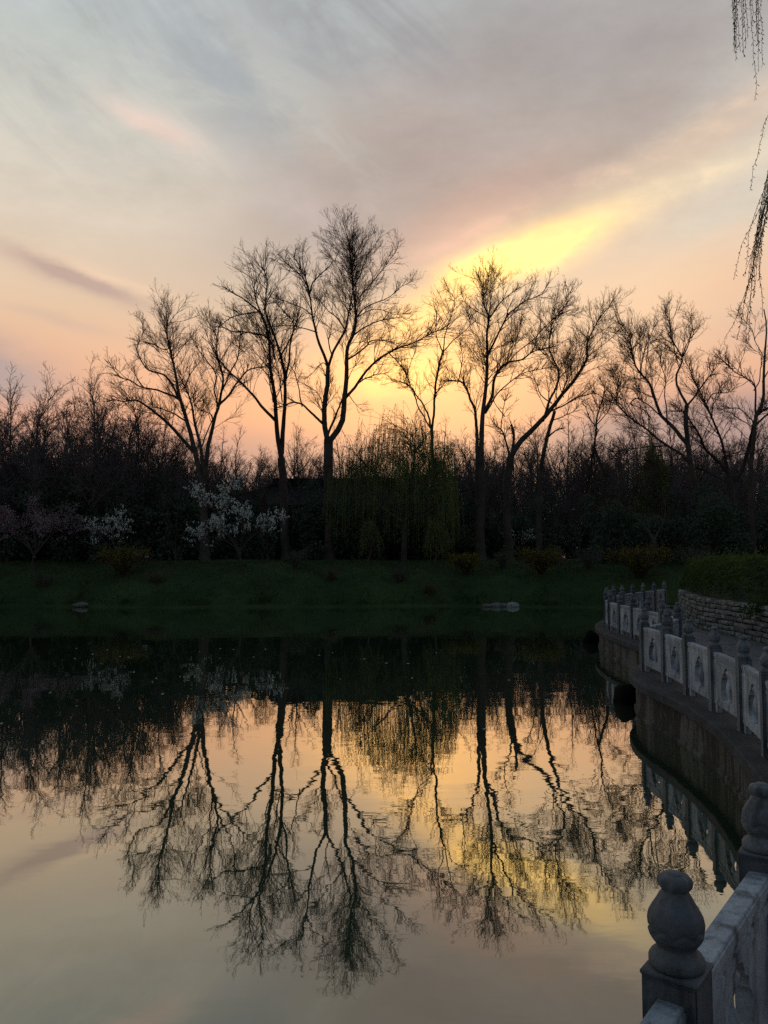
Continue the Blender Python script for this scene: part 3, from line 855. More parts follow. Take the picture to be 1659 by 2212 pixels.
  (0.041,0.014,[(23.08,48.0,13.51),(23.37,47.43,14.34),(23.34,46.49,14.99)]),
  (0.031,0.01,[(23.15,48.0,14.76),(22.83,48.36,15.84),(22.77,48.92,16.99),(22.38,49.74,18.03)]),
 ],
}

# ------------------------------------------------------------------ terrain
EDGE = [(-2.1, -1.5), (-0.72, 0.52), (-0.02, 1.50), (0.69, 2.44), (1.36, 3.35), (2.08, 4.49), (2.74, 5.68), (3.24, 6.80), (3.71, 8.57),
        (3.98, 9.88), (4.10, 11.42), (4.08, 12.5), (4.13, 13.3), (4.28, 14.1), (4.50, 14.75), (4.85, 15.25), (5.28, 15.62), (5.58, 16.15),
        (5.72, 17.0), (5.79, 18.0), (5.84, 19.2), (5.88, 20.7), (5.98, 22.2), (6.20, 23.6), (6.58, 24.95), (7.10, 26.2),
        (7.75, 27.5), (8.45, 28.75), (9.2, 30.0), (10.0, 31.2), (10.8, 32.4), (11.5, 33.3)]
edge = resample([(x, y, 0) for x, y in EDGE], 150)[:, :2]
WALLF = [(8.5, 9.0), (8.75, 13.0), (9.0, 18.9), (9.06, 21.4), (9.12, 23.2), (9.95, 26.6), (10.75, 29.1)]
wallf = np.array(WALLF)


def wall_x(y):
    return np.interp(y, wallf[:, 1], wallf[:, 0])


def shore_y(x):
    return 43.6 + 0.55 * np.sin(x * 0.21 + 0.6) + 0.25 * np.sin(x * 0.63) + 0.12 * np.sin(x * 1.9 + 0.4) + 0.07 * np.sin(x * 4.3) - 0.012 * np.clip(x - 2, 0, 30) ** 2 + 0.01 * np.clip(-x - 14, 0, 60)


def vnoise(x, y, s=0):
    return (np.sin(x * 0.73 + 1.3 * s) * np.cos(y * 0.61 + s) + 0.5 * np.sin(x * 1.9 + y * 1.3 + s * 2.1) + 0.3 * np.sin(x * 3.7 - y * 2.9 + s)) / 1.8


def height(x, y):
    d = y - shore_y(x)
    far = np.where(d < 0, d * 0.5, 0.10 * np.clip(d / 0.25, 0, 1) + 2.5 * (1 - np.exp(-np.clip(d, 0, 50) / 3.6)) * np.clip(d / 1.5, 0, 1) ** 0.6)
    far = far + np.where(d > 0.6, vnoise(x, y) * 0.07, 0)
    dr = x - np.interp(y, edge[:, 1], edge[:, 0]) - 0.9
    right = np.where(y < 34.5, np.clip(dr * 0.6, -1.4, 0.45), -1.4)
    return np.clip(np.maximum(far, right), -1.4, 2.75)


def axis(parts):
    a = []
    for lo, hi, st in parts:
        a.append(np.arange(lo, hi, st))
    return np.concatenate(a)


gx = axis([(-900, -120, 60), (-120, -45, 7.5), (-45, 45, 0.6), (45, 120, 7.5), (120, 901, 60)])
gy = axis([(-120, -12, 9), (-12, 36, 1.0), (36, 58, 0.4), (58, 120, 3), (120, 300, 20), (300, 1501, 120)])
GX, GY = np.meshgrid(gx, gy)
GZ = height(GX, GY)
g = Geo()
n0, n1 = GX.shape
idx = np.arange(n0 * n1).reshape(n0, n1)
g.add(np.stack([GX, GY, GZ], -1), np.stack([idx[:-1, :-1], idx[:-1, 1:], idx[1:, 1:], idx[1:, :-1]], -1))
tag(link('ground', g.mesh('ground', True), M_ground), kind='structure')

g = Geo()
wx = np.linspace(-400, 60, 24)
wy = np.linspace(-300, 60, 24)
WX, WY = np.meshgrid(wx, wy)
idx = np.arange(WX.size).reshape(WX.shape)
g.add(np.stack([WX, WY, np.zeros_like(WX)], -1), np.stack([idx[:-1, :-1], idx[:-1, 1:], idx[1:, 1:], idx[1:, :-1]], -1))
tag(link('water', g.mesh('water', True), M_water), kind='structure')


def gz(x, y):
    return float(height(np.array(float(x)), np.array(float(y))))


# grass on the far bank
rng = np.random.default_rng(3)
g = Geo()
N = 60000
X = rng.uniform(-34, 26, N)
D = rng.uniform(0.05, 1, N) ** 1.4 * 9.5
Y = shore_y(X) + D
Zz = height(X, Y)
dens = vnoise(X * 0.9, Y * 1.4, 2.0)
k = rng.random(N) < 0.62 + 0.4 * dens
C = np.stack([X, Y, Zz - 0.02], 1)[k]
dv = rng.normal(size=(len(C), 3)) * 0.35
dv[:, 2] = 1
hgt = 0.13 + 0.12 * np.clip(vnoise(C[:, 0] * 1.7, C[:, 1] * 1.1, 5.0), 0, 1) + 0.26 * np.exp(-np.clip(C[:, 1] - shore_y(C[:, 0]), 0, 9) / 0.4) * np.clip(0.4 + 1.2 * vnoise(C[:, 0] * 2.3, C[:, 1] * 0.3, 7.0), 0, 1.3)
leaves(g, C, hgt, rng, unit(dv), 0.22)
tag(link('grass', g.mesh('grass'), M_grass), 'dark short grass covering the sloping far bank', 'grass', kind='stuff')


# ------------------------------------------------------------------ promenade: coping lip, quay wall, paving
def offset_line(line, d):
    t = np.gradient(line, axis=0)
    t /= np.linalg.norm(t, axis=1, keepdims=True)
    nrm = np.stack([t[:, 1], -t[:, 0]], 1)       # towards the land
    return line + nrm * d


def ribbon(rows):
    g = Geo()
    V = np.stack(rows, 0)
    m, n = V.shape[:2]
    idx = np.arange(m * n).reshape(m, n)
    g.add(V, np.stack([idx[:-1, :-1], idx[:-1, 1:], idx[1:, 1:], idx[1:, :-1]], -1))
    return g


def z_of(line, z):
    return np.column_stack([line, np.full(len(line), z)])


prom = empty('promenade', (4, 10, DECK_Z), None, None)
tag(prom, kind='structure')
INV = Matrix.Translation((-4, -10, -DECK_Z))


def plink(name, me, m, parent):
    me.transform(INV)
    return link(name, me, m, parent)


in12 = offset_line(edge, 0.12)
in80 = offset_line(edge, 0.78)
rows = [z_of(in12, 0.48), z_of(offset_line(edge, 0.012), 0.48), z_of(edge, 0.492), z_of(edge, 0.602), z_of(offset_line(edge, 0.02), DECK_Z), z_of(in80, DECK_Z), z_of(in80, 0.40)]
plink('coping', ribbon(rows).mesh('coping'), M_coping, prom)
rows = [z_of(in12, 0.49), z_of(offset_line(edge, 0.117), 0.06), z_of(offset_line(edge, 0.085), 0.045), z_of(offset_line(edge, 0.08), -0.9)]
plink('quay_wall', ribbon(rows).mesh('quay_wall'), M_conc, prom)
# base slab under the paving
bm = bmesh.new()
poly = [tuple(p) for p in in80[::3]] + [(15.0, 33.6), (15.0, -3.0), (-1.0, -3.0)]
vs = [bm.verts.new((x, y, DECK_Z - 0.018)) for x, y in poly]
f = bm.faces.new(vs)
bmesh.ops.triangulate(bm, faces=[f])
plink('paving_bed', bm_mesh('paving_bed', bm), M_mortar, prom)
# slabs
rg = random.Random(8)
yy = -2.2
row = 0
while yy < 31.5:
    st = 1.10
    y0, y1 = yy + 0.003, yy + st - 0.003
    def xl(y):
        return float(np.interp(y, in80[:, 1], in80[:, 0])) + 0.012

    def xr(y):
        return float(wall_x(y)) - 0.01 if y < 29.1 else 13.0
    a0, a1, b0, b1 = xl(y0), xl(y1), xr(y0), xr(y1)
    ncol = max(2, int(round((b0 - a0) / 1.1)))
    sh = rg.uniform(-0.1, 0.1)
    for c in range(ncol):
        u0 = max(0.0, (c + (sh if c else 0)) / ncol)
        u1 = min(1.0, (c + 1 + (sh if c < ncol - 1 else 0)) / ncol)
        w = (b0 - a0)
        e = 0.003 / w
        dzz = rg.uniform(-0.004, 0.002)
        v = []
        for z in (-0.016, dzz):
            for (u, y, aa, bb) in ((u0 + e, y0, a0, b0), (u1 - e, y0, a0, b0), (u1 - e, y1, a1, b1), (u0 + e, y1, a1, b1)):
                v.append((aa + (bb - aa) * u, y, DECK_Z + z))
        gg = Geo()
        gg.add(v, [(3, 2, 1, 0), (4, 5, 6, 7), (0, 1, 5, 4), (1, 2, 6, 5), (2, 3, 7, 6), (3, 0, 4, 7)])
        plink('paving_slab', gg.mesh('paving_slab'), M_slab, prom)
    yy += st
    row += 1
# kerb step closing the far end of the paving
gg = Geo()
box_geo(gg, 11.35, 14.6, 31.62, 32.1, 0.5, 0.74)
plink('kerb_step', gg.mesh('kerb_step'), M_rockpale, prom)

# ------------------------------------------------------------------ balustrades
SH_H, SH_W = 0.84, 0.155


def fin_mod(rr, zz, th):
    # eight overlapping lotus petals round the lower belly, soft lobes on the bud and knob
    zl = 0.092 + 0.015 * np.abs(np.sin(th * 4))
    low = 1 / (1 + np.exp((zz - zl) / 0.0016))
    belly = ((zz > 0.064) & (zz < 0.2)).astype(float)
    rr = rr + 0.0042 * low * belly * np.clip((zz - 0.062) / 0.012, 0, 1) - 0.003 * np.exp(-((zz - zl - 0.004) / 0.0026) ** 2) * belly
    rr = rr + 0.0022 * np.cos(th * 8) * belly * (zz > 0.105)
    knob = (zz > 0.214).astype(float)
    rr = rr * (1 + 0.06 * np.cos(th * 8) * knob * (zz < 0.2536))
    return rr, zz


prof = [(0.066, 0.0), (0.0735, 0.004), (0.0765, 0.014), (0.076, 0.026), (0.070, 0.036), (0.060, 0.044), (0.054, 0.050), (0.0535, 0.060), (0.058, 0.066)]
zs = np.linspace(0.070, 0.208, 34)
pz = [0.066, 0.085, 0.105, 0.125, 0.145, 0.165, 0.185, 0.208]
pr_ = [0.056, 0.0685, 0.0745, 0.0765, 0.0725, 0.062, 0.049, 0.037]
prof += [(float(np.interp(z, pz, pr_)), float(z)) for z in zs]
prof += [(0.0365, 0.211), (0.0395, 0.215), (0.0445, 0.223), (0.0465, 0.233), (0.0455, 0.242), (0.0405, 0.249), (0.030, 0.2535), (0.024, 0.2545), (0.022, 0.258), (0.015, 0.2605), (0.001, 0.261)]
ME_fin = lathe(prof, 64, fin_mod).mesh('finial', True)
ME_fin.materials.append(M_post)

# post shaft: chamfered square with a sunk panel on each face and a thin cap moulding
bm = bmesh.new()
bmesh.ops.create_cube(bm, size=1.0)
for v in bm.verts:
    v.co = Vector((v.co.x * SH_W, v.co.y * SH_W, (v.co.z + 0.5) * (SH_H - 0.012)))
side = [f for f in bm.faces if abs(f.normal.z) < 0.5]
r = bmesh.ops.inset_individual(bm, faces=side, thickness=0.022, depth=-0.006)
bmesh.ops.bevel(bm, geom=[e for e in bm.edges if abs(e.verts[0].co.x) > SH_W * 0.49 and abs(e.verts[0].co.y) > SH_W * 0.49
                          and abs(e.verts[1].co.x) > SH_W * 0.49 and abs(e.verts[1].co.y) > SH_W * 0.49
                          and abs(e.verts[0].co.z - e.verts[1].co.z) > 0.5], offset=0.006, segments=2, affect='EDGES')
ME_shaft = bm_mesh('post_shaft', bm)
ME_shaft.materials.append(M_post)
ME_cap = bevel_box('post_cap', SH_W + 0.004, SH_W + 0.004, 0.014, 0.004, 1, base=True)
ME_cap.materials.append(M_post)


def arch_outline(w, h, n=6):
    """cusped onion arch, bottom at 0, symmetric about x=0"""
    pts = [(-w * 0.36, 0.0), (w * 0.36, 0.0), (w * 0.47, h * 0.10), (w * 0.5, h * 0.28), (w * 0.47, h * 0.46)]
    # right side lobes climbing to the point
    lobes = [((w * 0.47, h * 0.46), (w * 0.36, h * 0.66), 0.10), ((w * 0.36, h * 0.66), (w * 0.21, h * 0.82), 0.12), ((w * 0.21, h * 0.82), (w * 0.0, h * 1.0), 0.10)]
    right = []
    for (a, b_, k) in lobes:
        ax, ay = a
        bx, by = b_
        nx, ny = (by - ay), -(bx - ax)
        for i in range(1, n + 1):
            t = i / n
            s = math.sin(math.pi * t) * k * 2.0
            right.append((ax + (bx - ax) * t + nx * s, ay + (by - ay) * t + ny * s))
    pts += right
    pts += [(-x, y) for x, y in reversed(right[:-1])]
    pts += [(-w * 0.47, h * 0.46), (-w * 0.5, h * 0.28), (-w * 0.47, h * 0.10)]
    return pts


def panel_mesh(L, T=0.062, z0=0.115, z1=0.70):
    g = Geo()
    outer = [(-L / 2, z0), (L / 2, z0), (L / 2, z1), (-L / 2, z1)]
    w, h = L * 0.44, 0.42
    inner = [(x, y + z0 + 0.095) for x, y in arch_outline(w, h)]
    tri = geometry.tessellate_polygon([[Vector((x, z, 0)) for x, z in outer], [Vector((x, z, 0)) for x, z in inner]])
    allp = outer + inner
    n = len(allp)
    v = [(x, -T / 2, z) for x, z in allp] + [(x, T / 2, z) for x, z in allp]
    g.add(v, [t for t in tri] + [tuple(i + n for i in t[::-1]) for t in tri], 3)
    q = []
    for a, cnt in ((0, 4), (4, len(inner))):
        for i in range(cnt):
            j = (i + 1) % cnt
            q.append((a + i, a + j, a + j + n, a + i + n))
    g.add(v, q, 4)
    # raised border strips on both faces
    for s in (-1, 1):
        ya, yb = sorted((s * T / 2, s * (T / 2 + 0.008)))
        box_geo(g, -L / 2, L / 2, ya, yb, z0 + 0.001, z0 + 0.045)
        box_geo(g, -L / 2, L / 2, ya, yb, z1 - 0.055, z1 - 0.02)
        box_geo(g, -L / 2, -L / 2 + 0.035, ya, yb, z0 + 0.045, z1 - 0.055)
        box_geo(g, L / 2 - 0.035, L / 2, ya, yb, z0 + 0.045, z1 - 0.055)
    me = g.mesh('panel')
    bm = bmesh.new()
    bm.from_mesh(me)
    bmesh.ops.remove_doubles(bm, verts=bm.verts, dist=0.0004)
    bmesh.ops.recalc_face_normals(bm, faces=bm.faces)
    bm.to_mesh(me)
    bm.free()
    me.materials.append(M_stone)
    return me


def vase_mesh():
    """carved vase standing in the opening, flattened"""
    pr = [(0.075, 0.0), (0.078, 0.02), (0.05, 0.04), (0.055, 0.07), (0.085, 0.12), (0.098, 0.17), (0.088, 0.22), (0.06, 0.26), (0.036, 0.29), (0.034, 0.32), (0.055, 0.345), (0.085, 0.37), (0.09, 0.39), (0.05, 0.41), (0.001, 0.415)]
    g = lathe(pr, 20)
    me = g.mesh('carved_vase', True)
    me.transform(Matrix.Diagonal((0.70, 0.36, 0.97, 1.0)))
    me.transform(Matrix.Translation((0, 0, 0.115 + 0.09)))
    me.materials.append(M_stone)
    return me


ME_vase = vase_mesh()
PANELS = {}


def rail_mesh(L):
    bm = bmesh.new()
    prof_ = [(-0.036, 0.7005), (0.036, 0.7005), (0.036, 0.722), (0.043, 0.727), (0.043, 0.757), (0.038, 0.760), (0.038, 0.768), (0.034, 0.773), (-0.034, 0.773), (-0.038, 0.768), (-0.038, 0.760), (-0.043, 0.757), (-0.043, 0.727), (-0.036, 0.722)]
    a = [bm.verts.new((-L / 2, y, z)) for y, z in prof_]
    b = [bm.verts.new((L / 2, y, z)) for y, z in prof_]
    n = len(prof_)
    for i in range(n):
        bm.faces.new((a[i], a[(i + 1) % n], b[(i + 1) % n], b[i]))
    bm.faces.new(a[::-1])
    bm.faces.new(b)
    me = bm_mesh('handrail', bm)
    me.materials.append(M_stone)
    return me


def foot_mesh():
    me = bevel_box('panel_foot', 0.10, 0.06, 0.118, 0.004, 1, base=True)
    me.materials.append(M_stone)
    return me


ME_foot = foot_mesh()
RAILS = {}


def balustrade(posts, label, first=True, last=True):
    o = empty('balustrade', (posts[0][0], posts[0][1], DECK_Z), label, 'balustrade', 'carved stone balustrades along the quay')
    ox, oy = posts[0]
    n = len(posts)
    for i, (x, y) in enumerate(posts):
        if (i == 0 and not first) or (i == n - 1 and not last):
            continue
        a = posts[max(i - 1, 0)]
        b = posts[min(i + 1, n - 1)]
        ang = math.atan2(b[1] - a[1], b[0] - a[0])
        p = link('post', ME_shaft, None, o, (x - ox, y - oy, 0))
        rgp = random.Random(int(x * 1000) + int(y * 77))
        p.rotation_euler = (rgp.uniform(-.004, .004), rgp.uniform(-.004, .004), ang + rgp.uniform(-.02, .02))
        c = link('post_cap', ME_cap, None, p, (0, 0, SH_H - 0.013))
        fo = link('finial', ME_fin, None, p, (0, 0, SH_H))
        fo.rotation_euler = (0, 0, (i * 1.7) % 0.7)
    for i in range(n - 1):
        a, b = Vector(posts[i]), Vector(posts[i + 1])
        L = round((b - a).length - SH_W + 0.012, 2)
        ang = math.atan2(b.y - a.y, b.x - a.x)
        mid = (a + b) / 2
        if L not in PANELS:
            PANELS[L] = panel_mesh(L)
            RAILS[L] = rail_mesh(L)
        p = link('panel', PANELS[L], None, o, (mid.x - ox, mid.y - oy, 0))
        p.rotation_euler = (0, 0, ang)
        link('carved_vase', ME_vase, None, p)
        for s in (-1, 1):
            link('panel_foot', ME_foot, None, p, (s * (L / 2 - 0.06), 0, -0.001))
        h = link('handrail', RAILS[L], None, o, (mid.x - ox, mid.y - oy, 0))
        h.rotation_euler = (0, random.Random(i * 7 + n).uniform(-.004, .004), ang)
    return o


P_RUN = [(-1.22, -0.62), (-0.56, 0.39), (0.13, 1.38), (0.83, 2.33), (1.50, 3.24), (2.25, 4.40), (2.90, 5.60), (3.45, 6.85)]
M_RUN = [(3.45, 6.85), (3.89, 8.17), (4.18, 9.37), (4.36, 10.62), (4.49, 11.87), (4.60, 13.13), (4.66, 14.40)]
F_RUN = [(4.66, 14.40), (5.44, 15.40), (6.00, 16.44), (6.12, 17.64), (6.20, 18.86), (6.24, 20.10), (6.29, 21.35), (6.37, 22.60), (6.60, 23.84), (6.96, 25.04)]
B_RUN = [(6.96, 25.04), (7.50, 26.20), (8.12, 27.34), (8.82, 28.48), (9.57, 29.62), (10.37, 30.80), (11.20, 32.05)]
balustrade(P_RUN, 'nearest carved stone balustrade slanting out of the bottom right corner')
balustrade(M_RUN, 'middle stone balustrade curving along the quay lobe above the stained wall', first=False)
balustrade(F_RUN, 'stone balustrade on the second quay lobe beyond the nearer lobe', first=False)
balustrade(B_RUN, 'farthest short stone balustrade closing the end of the promenade', first=False)

# near-black rounded lumps, unidentified, at the feet of the two lobes
def boulder(name, loc, s, m, seed, label, cat='rock', group=None, sub=3):
    bm = bmesh.new()
    bmesh.ops.create_icosphere(bm, subdivisions=sub, radius=1.0)
    rg_ = random.Random(seed)
    ph = [rg_.uniform(0, 6) for _ in range(6)]
    for v in bm.verts:
        c = v.co
        k = 1 + 0.16 * math.sin(c.x * 2.3 + ph[0]) * math.cos(c.y * 2.7 + ph[1]) + 0.10 * math.sin(c.z * 4 + ph[2] + c.x * 3) + 0.05 * math.sin(c.y * 7 + ph[3]) * math.sin(c.x * 6 + ph[4])
        v.co = Vector((c.x * s[0] * k, c.y * s[1] * k, max(c.z * k, -0.55) * s[2]))
    me = bm_mesh(name, bm, True)
    o = link(name, me, m, None, loc)
    return tag(o, label, cat, group)


boulder('quay_lump', (6.42, 25.0, 0.05), (0.26, 0.3, 0.30), M_lumpdark, 1, 'dark rounded lump in the water at the foot of the far quay lobe', group='dark lumps at the quay foot')
boulder('quay_lump', (4.40, 14.75, 0.04), (0.24, 0.34, 0.33), M_lumpdark, 2, 'dark rounded lump in the water at the foot of the nearer quay lobe', group='dark lumps at the quay foot')

# ------------------------------------------------------------------ planter wall of split stones
wall = empty('stone_wall', (9.0, 18.9, DECK_Z), 'low wall of coursed split stone blocks holding up the hedge', 'wall')
wl = resample([(x, y, 0) for x, y in WALLF], 400)[:, :2]
wl = wl[wl[:, 1] > 10.4]
seglen = np.concatenate(([0], np.cumsum(np.linalg.norm(np.diff(wl, axis=0), axis=1))))
core = []
g = Geo()
wn = offset_line(wl, 0.0)
tt = np.gradient(wl, axis=0)
tt /= np.linalg.norm(tt, axis=1, keepdims=True)
nr = np.stack([tt[:, 1], -tt[:, 0]], 1)
rows = [z_of(wl + nr * 0.05, DECK_Z - 0.02), z_of(wl + nr * 0.05, 1.49), z_of(wl + nr * 0.32, 1.49), z_of(wl + nr * 0.32, DECK_Z - 0.02)]
me = ribbon(rows).mesh('wall_core')
me.transform(Matrix.Translation((-9.0, -18.9, -DECK_Z)))
link('wall_core', me, M_mortar, wall)
STONES = []
for i in range(10):
    bm = bmesh.new()
    bmesh.ops.create_cube(bm, size=1.0)
    bmesh.ops.subdivide_edges(bm, edges=list(bm.edges), cuts=1, use_grid_fill=True)
    rg_ = random.Random(50 + i)
    for v in bm.verts:
        c = v.co
        if c.y < -0.4:
            mid = (abs(c.x) < 0.3) + (abs(c.z) < 0.3)
            v.co.y -= [-0.06, 0.04, 0.10][mid] + rg_.uniform(-0.10, 0.12)
            v.co.x *= 0.95 + rg_.uniform(-0.03, 0.03)
            v.co.z *= 0.93 + rg_.uniform(-0.05, 0.05)
    me = bm_mesh('stone', bm)
    me.materials.append(M_wallstone)
    STONES.append(me)
rg = random.Random(4)
NCO = 7
rest = Geo()
ch = 0.128
for r_ in range(NCO):
    s = 0.0 - rg.uniform(0, 0.2)
    zc = DECK_Z + ch * (r_ + 0.5)
    while s < seglen[-1] - 0.05:
        ln = rg.uniform(0.18, 0.42)
        if s + ln > seglen[-1]:
            ln = seglen[-1] - s
        m_ = s + ln / 2
        if m_ < 0:
            s += ln
            continue
        x = np.interp(m_, seglen, wl[:, 0])
        y = np.interp(m_, seglen, wl[:, 1])
        k = min(int(np.searchsorted(seglen, m_)), len(wl) - 1)
        a = math.atan2(tt[k, 1], tt[k, 0])
        if y < 17.7:
            mm = Matrix.Translation((x - 9.0, y - 18.9, zc - DECK_Z)) @ Matrix.Rotation(a + math.pi, 4, 'Z') @ Matrix.Diagonal((ln - 0.022, 0.12, ch - 0.020, 1))
            src = rg.choice(STONES)
            vv = np.array([tuple(mm @ v.co) for v in src.vertices])
            rest.add(vv, [tuple(p.vertices) for p in src.polygons])
            s += ln
            continue
        o = link('stone', rg.choice(STONES), None, wall, (x - 9.0 + rg.uniform(-0.022, 0.012), y - 18.9, zc - DECK_Z + rg.uniform(-0.010, 0.010)))
        # local -Y of the stone faces the path (to the left of travel)
        o.rotation_euler = (rg.uniform(-.05, .05), rg.uniform(-.05, .05), a + math.pi + rg.uniform(-.04, .04))
        o.scale = (ln - rg.uniform(0.012, 0.035), 0.12, ch - rg.uniform(0.010, 0.034) + (rg.uniform(-0.02, 0.03) if r_ == NCO - 1 else 0))
        s += ln

tag(link('stonework', rest.mesh('stonework'), M_wallstone, wall), kind='stuff')

# soil behind the wall
bm = bmesh.new()
pl = [tuple(p) for p in (wl + nr * 0.30)[::12]] + [tuple((wl + nr * 0.30)[-1])] + [(12.2, 30.0), (24.0, 30.5), (24.0, 9.5), (8.9, 10.2)]
top = [bm.verts.new((x, y, 1.44)) for x, y in pl]
bot = [bm.verts.new((x, y, 0.4)) for x, y in pl]
ft = bm.faces.new(top)
for i in range(len(pl)):
    bm.faces.new((top[i], top[(i + 1) % len(pl)], bot[(i + 1) % len(pl)], bot[i]))
bmesh.ops.triangulate(bm, faces=[ft])
tag(link('planter_soil', bm_mesh('planter_soil', bm), M_soil), kind='structure')


# ------------------------------------------------------------------ hedge
def lump_points(rng, n, fx):
    return fx(rng, n)


def hedge_surface(rng, n):
    y = rng.uniform(12.6, 29.9, n)
    u = rng.random(n)
    # profile: half ellipse-like box from front foot over the top to the back
    a = math.pi * u
    w = 1.15 + 0.12 * np.sin(y * 1.7) + 0.08 * np.sin(y * 4.1 + 1)
    pz = np.abs(np.sin(a)) ** 0.45
    end = (np.clip((29.9 - y) / 0.8, 0, 1) * np.clip((y - 12.6) / 0.8, 0, 1)) ** 0.5
    w = w * (0.4 + 0.6 * end)
    cx = wall_x(y) + 0.30 + w
    px = -np.sign(np.cos(a)) * np.abs(np.cos(a)) ** 0.5 * w
    hz = (1.10 + 0.07 * np.sin(y * 1.3 + 0.7) + 0.05 * np.sin(y * 3.7)) * end
    z = 1.44 + pz * hz
    j = rng.normal(size=(n, 3)) * 0.05
    j[:, 2] += np.where(rng.random(n) < 0.06, rng.exponential(0.10, n), 0)
    lump = 0.07 * vnoise(y * 4.0, u * 14.0, 1.0) + 0.05 * vnoise(y * 9.0, u * 25.0, 3.0)
    x = cx + px * (1 + lump)
    z = z + lump * 0.9
    out = np.stack([-np.cos(a) * 1.0, np.zeros(n), np.sin(a)], 1)
    return np.stack([x, y, z], 1) + j, unit(out + rng.normal(size=(n, 3)) * 0.7)


rng = np.random.default_rng(11)
hedge = empty('hedge', (10.4, 22.0, 1.44), 'clipped yellow-green hedge growing along the top of the stone wall', 'hedge')
g = Geo()
C, dv = hedge_surface(rng, 34000)
leaves(g, C, 0.075, rng, dv, 0.6)
me = g.mesh('hedge_leaves')
me.transform(Matrix.Translation((-10.4, -22.0, -1.44)))
tag(link('hedge_leaves', me, M_hedge, hedge), kind='stuff')
ys = np.linspace(12.65, 29.85, 90)
rows = []
for a in np.linspace(0, math.pi, 15):
    w = 1.02 + 0.12 * np.sin(ys * 1.7)
    hz = 0.97 + 0.07 * np.sin(ys * 1.3 + 0.7)
    en = (np.clip((29.9 - ys) / 0.8, 0, 1) * np.clip((ys - 12.6) / 0.8, 0, 1)) ** 0.5
    hz = hz * en
    w = w * (0.4 + 0.6 * en)
    x = wall_x(ys) + 0.42 + w * (1 - np.sign(math.cos(a)) * abs(math.cos(a)) ** 0.5)
    rows.append(np.stack([x, ys, 1.44 + abs(math.sin(a)) ** 0.45 * hz], 1))
me = ribbon(rows).mesh('hedge_core')  # solid dark core shell added inside the leaves against see-through
me.transform(Matrix.Translation((-10.4, -22.0, -1.44)))
link('hedge_core', me, M_ever, hedge)


# ------------------------------------------------------------------ trees
def tree_from_limbs(name, limbs, label, group, seed, dens=1.0, nlimb=22, skip=(0,), rs=1.0, l1=(0.20, 0.48), l1lim=(0.8, 3.8), cat='tree', spacing=(0.29, 0.23, 0.18), tw=1.08, tip=0.22, mtw=None, upb=1.0, origin=None):
    rng = np.random.default_rng(seed)
    org = np.array(origin if origin is not None else (limbs[0][2][0][0], limbs[0][2][0][1], gz(limbs[0][2][0][0], limbs[0][2][0][1])))
    P, Q, keepP, keepQ = [], [], [], []
    for i, (r0, r1, pts) in enumerate(limbs):
        p = resample(pts, nlimb)
        L = np.linalg.norm(np.diff(p, axis=0), axis=1).sum()
        amp = min(0.006 * L, 0.04)
        w = rng.normal(size=(nlimb, 3))
        w = (w + np.roll(w, 1, 0) + np.roll(w, -1, 0)) / 3
        w[0] = w[-1] = 0
        w[1] *= 0.5
        p = p + w * amp
        if i:
            p[0] -= unit(p[1] - p[0]) * max(0.2, 1.2 * r0)
        t = np.linspace(0, 1, nlimb)
        r = r1 + (r0 - r1) * (1 - t) ** 1.05
        r = r * 0.9 if i else r
        if i == 0:
            r = r * (1 + 0.5 * np.exp(-t * 14))
        P.append(p)
        Q.append(r * rs)
        if i not in skip:
            keepP.append(p)
            keepQ.append(r * rs)
    P, Q = np.array(P), np.array(Q)
    g0 = Geo()
    tubes(g0, P - org, Q, 8, rng)
    KP, KQ = np.array(keepP), np.array(keepQ)
    s1, s2, s3 = [s / dens for s in spacing]
    A, a = sprout(KP, KQ, rng, s1, 0.28, l1, l1lim, (24, 60), 0.16 * upb, 8, 0.026, 0.007 * tw, 0.10, 0.035 * upb)
    # continuing fans at the limb tips
    A2, a2 = sprout(KP, KQ, rng, tip / dens, 0.60, (0.10, 0.24), (0.6, 1.9), (12, 52), 0.18 * upb, 8, 0.022, 0.007 * tw, 0.10, 0.035 * upb)
    A = np.concatenate([A, A2])
    a = np.concatenate([a, a2])
    B, b = sprout(A, a, rng, s2, 0.28, (0.30, 0.58), (0.4, 1.9), (20, 52), 0.12 * upb, 6, 0.012 * tw, 0.0058 * tw, 0.12, 0.04 * upb)
    C, c = sprout(B, b, rng, s3, 0.22, (0.38, 0.75), (0.2, 0.85), (18, 52), 0.12 * upb, 4, 0.008 * tw, 0.0042 * tw, 0.12, 0.04 * upb)
    g1 = Geo()
    tubes(g1, A - org, a, 4, rng)
    tubes(g1, B - org, b, 3, rng)
    tubes(g1, C - org, c, 3, rng)
    o = empty(name, tuple(org), label, cat, group)
    link('trunk', g0.mesh('trunk', True), M_bark, o)
    link('crown', g1.mesh('crown'), mtw or M_twig, o)
    return o, (KP, KQ, A, a, B, b, C, c, org)


